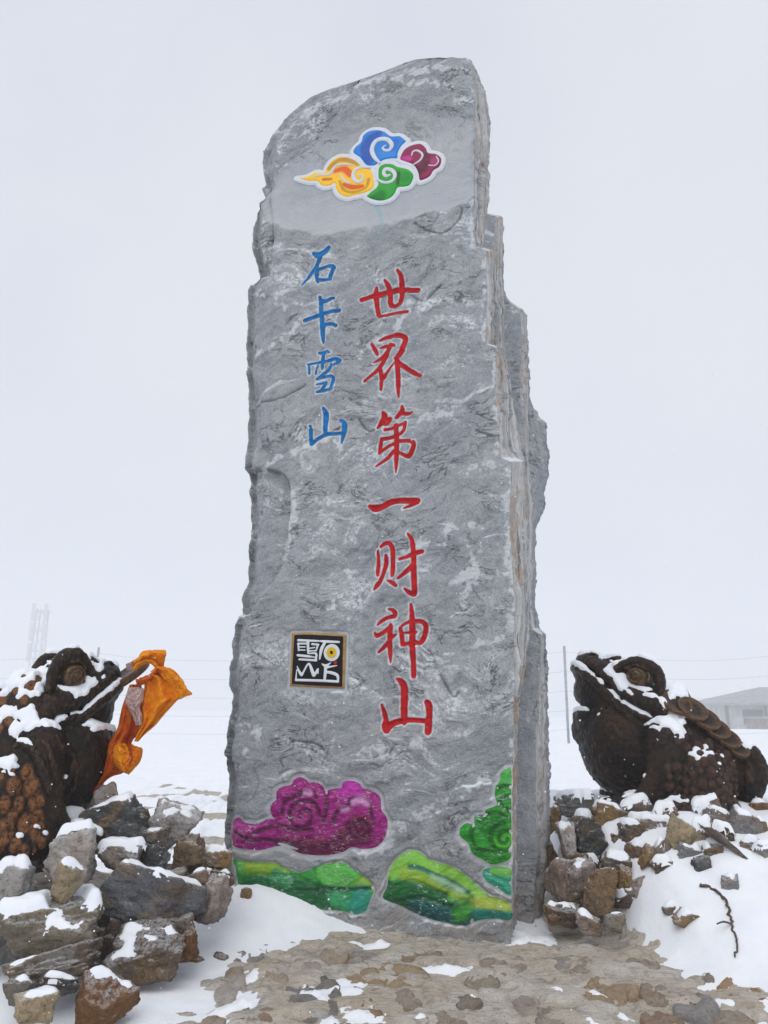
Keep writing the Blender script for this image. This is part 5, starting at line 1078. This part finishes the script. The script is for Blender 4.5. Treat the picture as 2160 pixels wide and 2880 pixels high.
def resample(p, n):
    p = catmull(np.asarray(p, float), 8, False); L = np.concatenate([[0], np.cumsum(np.linalg.norm(np.diff(p, axis=0), axis=1))]); t = np.linspace(0, L[-1], n)
    return np.column_stack([np.interp(t, L, p[:, 0]), np.interp(t, L, p[:, 1])])
def sheet(name, A_, B_, Y, bulge, folds, amp, mat, seed, parent, n=70, m=46, slope=0.0, along=False):
    a, b = resample(A_, n), resample(B_, n); t = np.linspace(0, 1, m)
    q = a[:, None] * (1 - t)[None, :, None] + b[:, None] * t[None, :, None]
    s = np.linspace(0, 1, n)[:, None]; T_ = t[None, :]
    wob = fbm(s * 2.1 + seed, T_ * 1.6, 0.3, 3, 301 + seed)
    ph = (s if along else T_) * folds * 2 * np.pi + 2.2 * wob
    prof = np.sin(ph) - 0.35 * np.abs(np.sin(ph * 0.5 + 1)) ; env = 0.35 + 0.65 * np.sin(np.pi * np.clip(T_, 0.02, 0.98)) if not along else 0.6
    dep = Y - bulge * np.sin(np.pi * T_) - amp * prof * env + 0.012 * fbm(s * 9, T_ * 9, seed, 2, 311) + 0.007 * np.abs(fbm(s * 14 + T_ * 5, T_ * 7 - s * 3, seed, 3, 315)) + slope * (s - 0.5)
    q = q + 5 * np.stack([fbm(s * 6, T_ * 6, seed + 1.0, 2, 321), fbm(s * 6, T_ * 6, seed + 7.0, 2, 331)], -1)
    P_ = at_y(FS[0] + FS[2] * q[..., 0], FS[1] + FS[2] * q[..., 1], dep)
    o = mesh(name, P_.reshape(-1, 3) - np.array(parent.location), grid_faces(n, m)[:, ::-1], mat, parent, True)
    so = o.modifiers.new('thickness', 'SOLIDIFY'); so.thickness = 0.004; return o
knot = at_y(FS[0] + FS[2] * 700, FS[1] + FS[2] * 560, 4.0)
cloth = empty('orange_cloth', knot, label='crumpled bright orange cloth tied at the mouth of the rusty-warted toad', cat='cloth')
YC = 4.0
sheet('tail', [(600,600),(545,760),(500,900),(462,1060),(430,1200),(300,1410),(245,1600),(205,1760),(130,1900),(85,2085)], [(760,600),(770,780),(765,1000),(770,1150),(715,1260),(625,1400),(600,1600),(520,1790),(340,1860),(110,2075)], YC + 0.03, 0.05, 2.4, 0.022, M_ORD, 1, cloth, 110, 50)
sheet('flap', [(800,560),(790,700),(760,860),(765,1050),(730,1190),(660,1370)], [(1000,360),(1160,390),(1300,520),(1370,650),(1442,735),(1270,800),(1100,975),(960,1145),(830,1255),(722,1368)], YC - 0.01, 0.06, 2.6, 0.030, M_OR, 2, cloth, 110, 60)
sheet('flap', [(960,365),(1070,360),(1190,415),(1300,530),(1370,660)], [(985,420),(1075,520),(1170,620),(1240,720),(1300,800)], YC - 0.055, 0.02, 1.2, 0.016, M_OR, 3, cloth, 60, 30)
sheet('top_fold', [(650,275),(720,240),(790,158),(1030,140),(1096,155)], [(640,390),(780,330),(900,300),(985,350),(1060,372)], YC, 0.05, 1.1, 0.028, M_OR, 4, cloth, 70, 34)
sheet('loop', [(640,385),(690,300),(800,262),(900,265),(975,330),(985,400),(930,470)], [(690,420),(730,350),(810,310),(880,310),(930,350),(935,390),(890,430)], YC - 0.02, 0.02, 0.6, 0.008, M_OR, 5, cloth, 60, 16)
sheet('under_fold', [(680,540),(800,500),(900,450),(985,380)], [(700,605),(800,590),(900,530),(990,430)], YC - 0.04, 0.03, 0.8, 0.012, M_ORD, 6, cloth, 50, 20)
sheet('pouch', [(450,1405),(385,1450),(370,1580),(400,1690),(500,1780)], [(540,1400),(590,1480),(605,1600),(600,1700),(560,1790)], YC - 0.06, 0.05, 1.4, 0.014, M_OR, 7, cloth, 60, 34)
sheet('pouch', [(615,1400),(610,1520),(600,1650),(520,1790)], [(660,1440),(770,1470),(745,1640),(590,1820)], YC - 0.02, 0.05, 0.6, 0.012, M_OR, 8, cloth, 60, 34)
sheet('tissue', [(600,640),(560,720),(545,850),(600,960),(690,1150)], [(790,650),(790,800),(740,900),(770,1010),(765,1150)], YC - 0.045, 0.03, 1.6, 0.014, M_PK, 9, cloth, 60, 30)
sheet('tissue', [(545,330),(560,400),(600,420)], [(650,280),(660,330),(680,400)], YC - 0.02, 0.02, 0.6, 0.006, M_PK, 10, cloth, 24, 16)
# ------------------------------------------------------------------ bare twig on the snow slope
def surf(x, y):
    x, y = np.atleast_1d(np.asarray(x, float)), np.atleast_1d(np.asarray(y, float)); return terrain(x, y) + np.maximum(snow_depth(x, y), 0)
tw = [on_snow(1500 + .3978 * x, 2200 + .3978 * y) for x, y in ((1180,745),(1260,765),(1330,815),(1375,880),(1385,960),(1410,1040),(1440,1140),(1425,1250))]
twc = catmull(np.array(tw), 5, False) + np.array([0, 0, 0.012]); tv, tf = tubemesh(twc + 0.004 * np.random.RandomState(3).normal(size=twc.shape), np.linspace(0.008, 0.004, len(twc)), 7)
twig = empty('twig', twc[0], label='thin bent bare twig lying down the snow slope', cat='twig'); M_TW = m_plain('bark', (0.10, 0.07, 0.05), 0.85, 0.4, 60)
mesh('stem', tv - twc[0], tf, M_TW, twig)
tb = catmull(np.array([twc[24], twc[24] + [-0.04, -0.01, 0.012], twc[24] + [-0.075, -0.015, 0.004]]), 4, False); tv, tf = tubemesh(tb, np.linspace(0.006, 0.003, len(tb)), 6); mesh('side_shoot', tv - twc[0], tf, M_TW, twig)
# ------------------------------------------------------------------ wire fence in the fog
M_STEEL = m_plain('galvanised_steel', (0.42, 0.43, 0.45), 0.6, 0.2, 20, 0.3)
FY = 19.0
def gz(x, y): return float(terrain(np.array([float(x)]), np.array([float(y)]))[0])
fence = empty('wire_fence', (0, FY, 0.25), label='grey wire fence with thin posts across the snowfield', cat='fence'); FL = np.array([0, FY, 0.25])
posts = [4.53 + 5.9 * i for i in range(-4, 5)]
for i, x in enumerate(posts):
    z0 = gz(x, FY) + 0.02; tv, tf = tubemesh([(x, FY, z0 - 0.3), (x + 0.02, FY, z0 + 1.2), (x + 0.04, FY, z0 + 2.38)], 0.032, 8); mesh('post', tv - FL, tf, M_STEEL, fence)
for j, hgt in enumerate((0.35, 0.80, 1.27, 1.75, 2.24)):
    pts = []
    for a, b in zip(posts[:-1], posts[1:]):
        for t in np.linspace(0, 1, 9)[:-1]: pts.append((a + (b - a) * t, FY - 0.05, gz(a + (b - a) * t, FY) + 0.02 + hgt - (0.10 + 0.03 * j) * 4 * t * (1 - t)))
    tv, tf = tubemesh(pts, 0.0026, 5); mesh('wire', tv - FL, tf, M_STEEL, fence)
# ------------------------------------------------------------------ low house and stone hut far right
M_WALL = m_plain('weathered_wall', (0.45, 0.43, 0.42), 0.8, 0.2, 2); M_TIM = m_plain('dark_timber', (0.085, 0.07, 0.06), 0.7, 0.3, 4); M_GLASS = m_plain('window_glass', (0.03, 0.04, 0.05), 0.15, 0.1, 2, spec=0.5); M_ROOF = m_plain('grey_roof', (0.27, 0.275, 0.29), 0.7, 0.2, 3); M_HUT = m_plain('brown_stone', (0.26, 0.20, 0.16), 0.85, 0.3, 3)
HX, HY = 54.5, 120.0; HZ = gz(HX, HY) - 0.05
house = empty('house', (HX, HY, HZ), label='low house with a wide grey hipped roof fading in the fog', cat='house'); house.scale = (2.4, 2.0, 2.2)
v, f = boxmesh((0, 0, 0), (9, 6, 2.35)); mesh('wall', v, f, M_WALL, house, False)
v = [(-0.9,-0.9,2.2),(9.9,-0.9,2.2),(9.9,6.9,2.2),(-0.9,6.9,2.2),(-0.9,-0.9,2.36),(9.9,-0.9,2.36),(9.9,6.9,2.36),(-0.9,6.9,2.36),(3.2,3,3.55),(6,3,3.55)]
f = [(0,3,2,1),(0,1,5,4),(1,2,6,5),(2,3,7,6),(3,0,4,7),(4,5,9,8),(5,6,9),(6,7,8,9),(7,4,8)]; roof = mesh('roof', v, f, M_ROOF, house, False)
for x in (-0.6, 1.9, 4.4, 6.9, 9.4): v, f = boxmesh((x, -0.62, 0), (x + 0.16, -0.46, 2.2)); mesh('porch_post', v, f, M_TIM, house, False)
for x in (0.7, 3.2, 6.2):
    v, f = boxmesh((x, -0.06, 0.9), (x + 1.3, -0.003, 1.9)); w_ = mesh('window', v, f, M_TIM, house, False); v, f = boxmesh((x + 0.1, -0.075, 1.0), (x + 1.2, -0.063, 1.8)); mesh('pane', v, f, M_GLASS, w_, False)
v, f = boxmesh((5.0, -0.06, 0.0), (5.9, -0.003, 1.95)); dr = mesh('door', v, f, M_TIM, house, False); v, f = boxmesh((5.75, -0.12, 0.95), (5.8, -0.063, 1.05)); mesh('handle', v, f, M_STEEL, dr, False)
UX, UY = 50.5, 100.0; UZ = gz(UX, UY) - 0.05
hut = empty('stone_hut', (UX, UY, UZ), label='small brown flat-topped hut standing before the low house', cat='hut'); hut.scale = (2.4, 2.4, 2.2)
v, f = boxmesh((0, 0, 0), (4.5, 3, 1.25)); mesh('wall', v, f, M_HUT, hut, False); v, f = boxmesh((-0.15, -0.15, 1.253), (4.65, 3.15, 1.36)); mesh('roof', v, f, M_ROOF, hut, False); v, f = boxmesh((0.6, -0.05, 0.0), (1.3, -0.003, 1.1)); mesh('door', v, f, M_TIM, hut, False)
# ------------------------------------------------------------------ lattice mast in the fog
TX, TY = at_y(100, 1890, 300.0)[0], 300.0; TZ = gz(TX, TY) - 0.2
mast = empty('lattice_mast', (TX, TY, TZ), label='tall steel lattice mast almost lost in fog behind the warty toad', cat='mast')
Ht = at_y(100, 1712, 300.0)[2] - TZ; hw = lambda z: 2.3 - 0.7 * z / Ht
for sx_, sy_ in ((-1,-1),(1,-1),(1,1),(-1,1)):
    tv, tf = tubemesh([(sx_ * hw(0), sy_ * hw(0), 0), (sx_ * hw(Ht), sy_ * hw(Ht), Ht)], 0.30, 6); mesh('leg', tv, tf, M_STEEL, mast)
nb = 7
for i in range(nb):
    z0, z1 = Ht * i / nb, Ht * (i + 1) / nb
    for k_ in range(4):
        c = [(-1,-1),(1,-1),(1,1),(-1,1)]; a, b = c[k_], c[(k_ + 1) % 4]
        tv, tf = tubemesh([(a[0]*hw(z0), a[1]*hw(z0), z0), (b[0]*hw(z1), b[1]*hw(z1), z1)], 0.11, 5); mesh('brace', tv, tf, M_STEEL, mast)
for i, z in enumerate((Ht * 0.97, Ht * 0.78, Ht * 0.58)):
    v, f = boxmesh((-2.6, -2.4, z), (2.6, 2.4, z + 0.25)); pl = mesh('platform', v, f, M_STEEL, mast, False)
    for s_ in (-1, 1): v, f = boxmesh((s_ * 2.5 - 0.6, -3.0, z - 4.2), (s_ * 2.5 + 0.6, -2.45, z + 3.0)); mesh('antenna_panel', v, f, M_WALL, mast, False)
# ------------------------------------------------------------------ snowflakes in the air and the fog itself
rs = np.random.RandomState(77); fv, ff = [], []; iv, if_ = ICO[1]
for i in range(420):
    Y = rs.uniform(2.0, 4.6); px, py = rs.uniform(-60, 2220), rs.uniform(900, 2900); p = at_y(px, py, Y)
    if p[2] < 0.1: continue
    q = p - SO
    if (q @ SW) > -0.08 and abs(p[0]) < 1.3: continue
    fv.append(iv * rs.uniform(0.0012, 0.0028) + p); ff.append(if_ + len(iv) * (len(fv) - 1))
flakes = mesh('snowflakes', np.concatenate(fv), np.concatenate(ff), m_plain('snowflake', (0.85, 0.87, 0.9), 0.8, 0.05), None, True); tag(flakes, 'fine snowflakes drifting in the air', 'snow', kind='stuff')
v, f = boxmesh((-255, -11, -5.2), (255, 415, 50.0)); haze = mesh('haze', v, f, None, None, False); tag(haze, 'pale freezing fog over the plateau', 'fog', kind='stuff')
hm = bpy.data.materials.new('fog'); hm.use_nodes = True; hn = hm.node_tree; hn.nodes.remove(hn.nodes['Principled BSDF']); pv = hn.nodes.new('ShaderNodeVolumePrincipled')
pv.inputs['Color'].default_value = (0.965, 0.975, 0.99, 1); pv.inputs['Density'].default_value = 0.0038; pv.inputs['Anisotropy'].default_value = 0.0
hn.links.new(pv.outputs[0], hn.nodes['Material Output'].inputs['Volume']); haze.data.materials.append(hm)
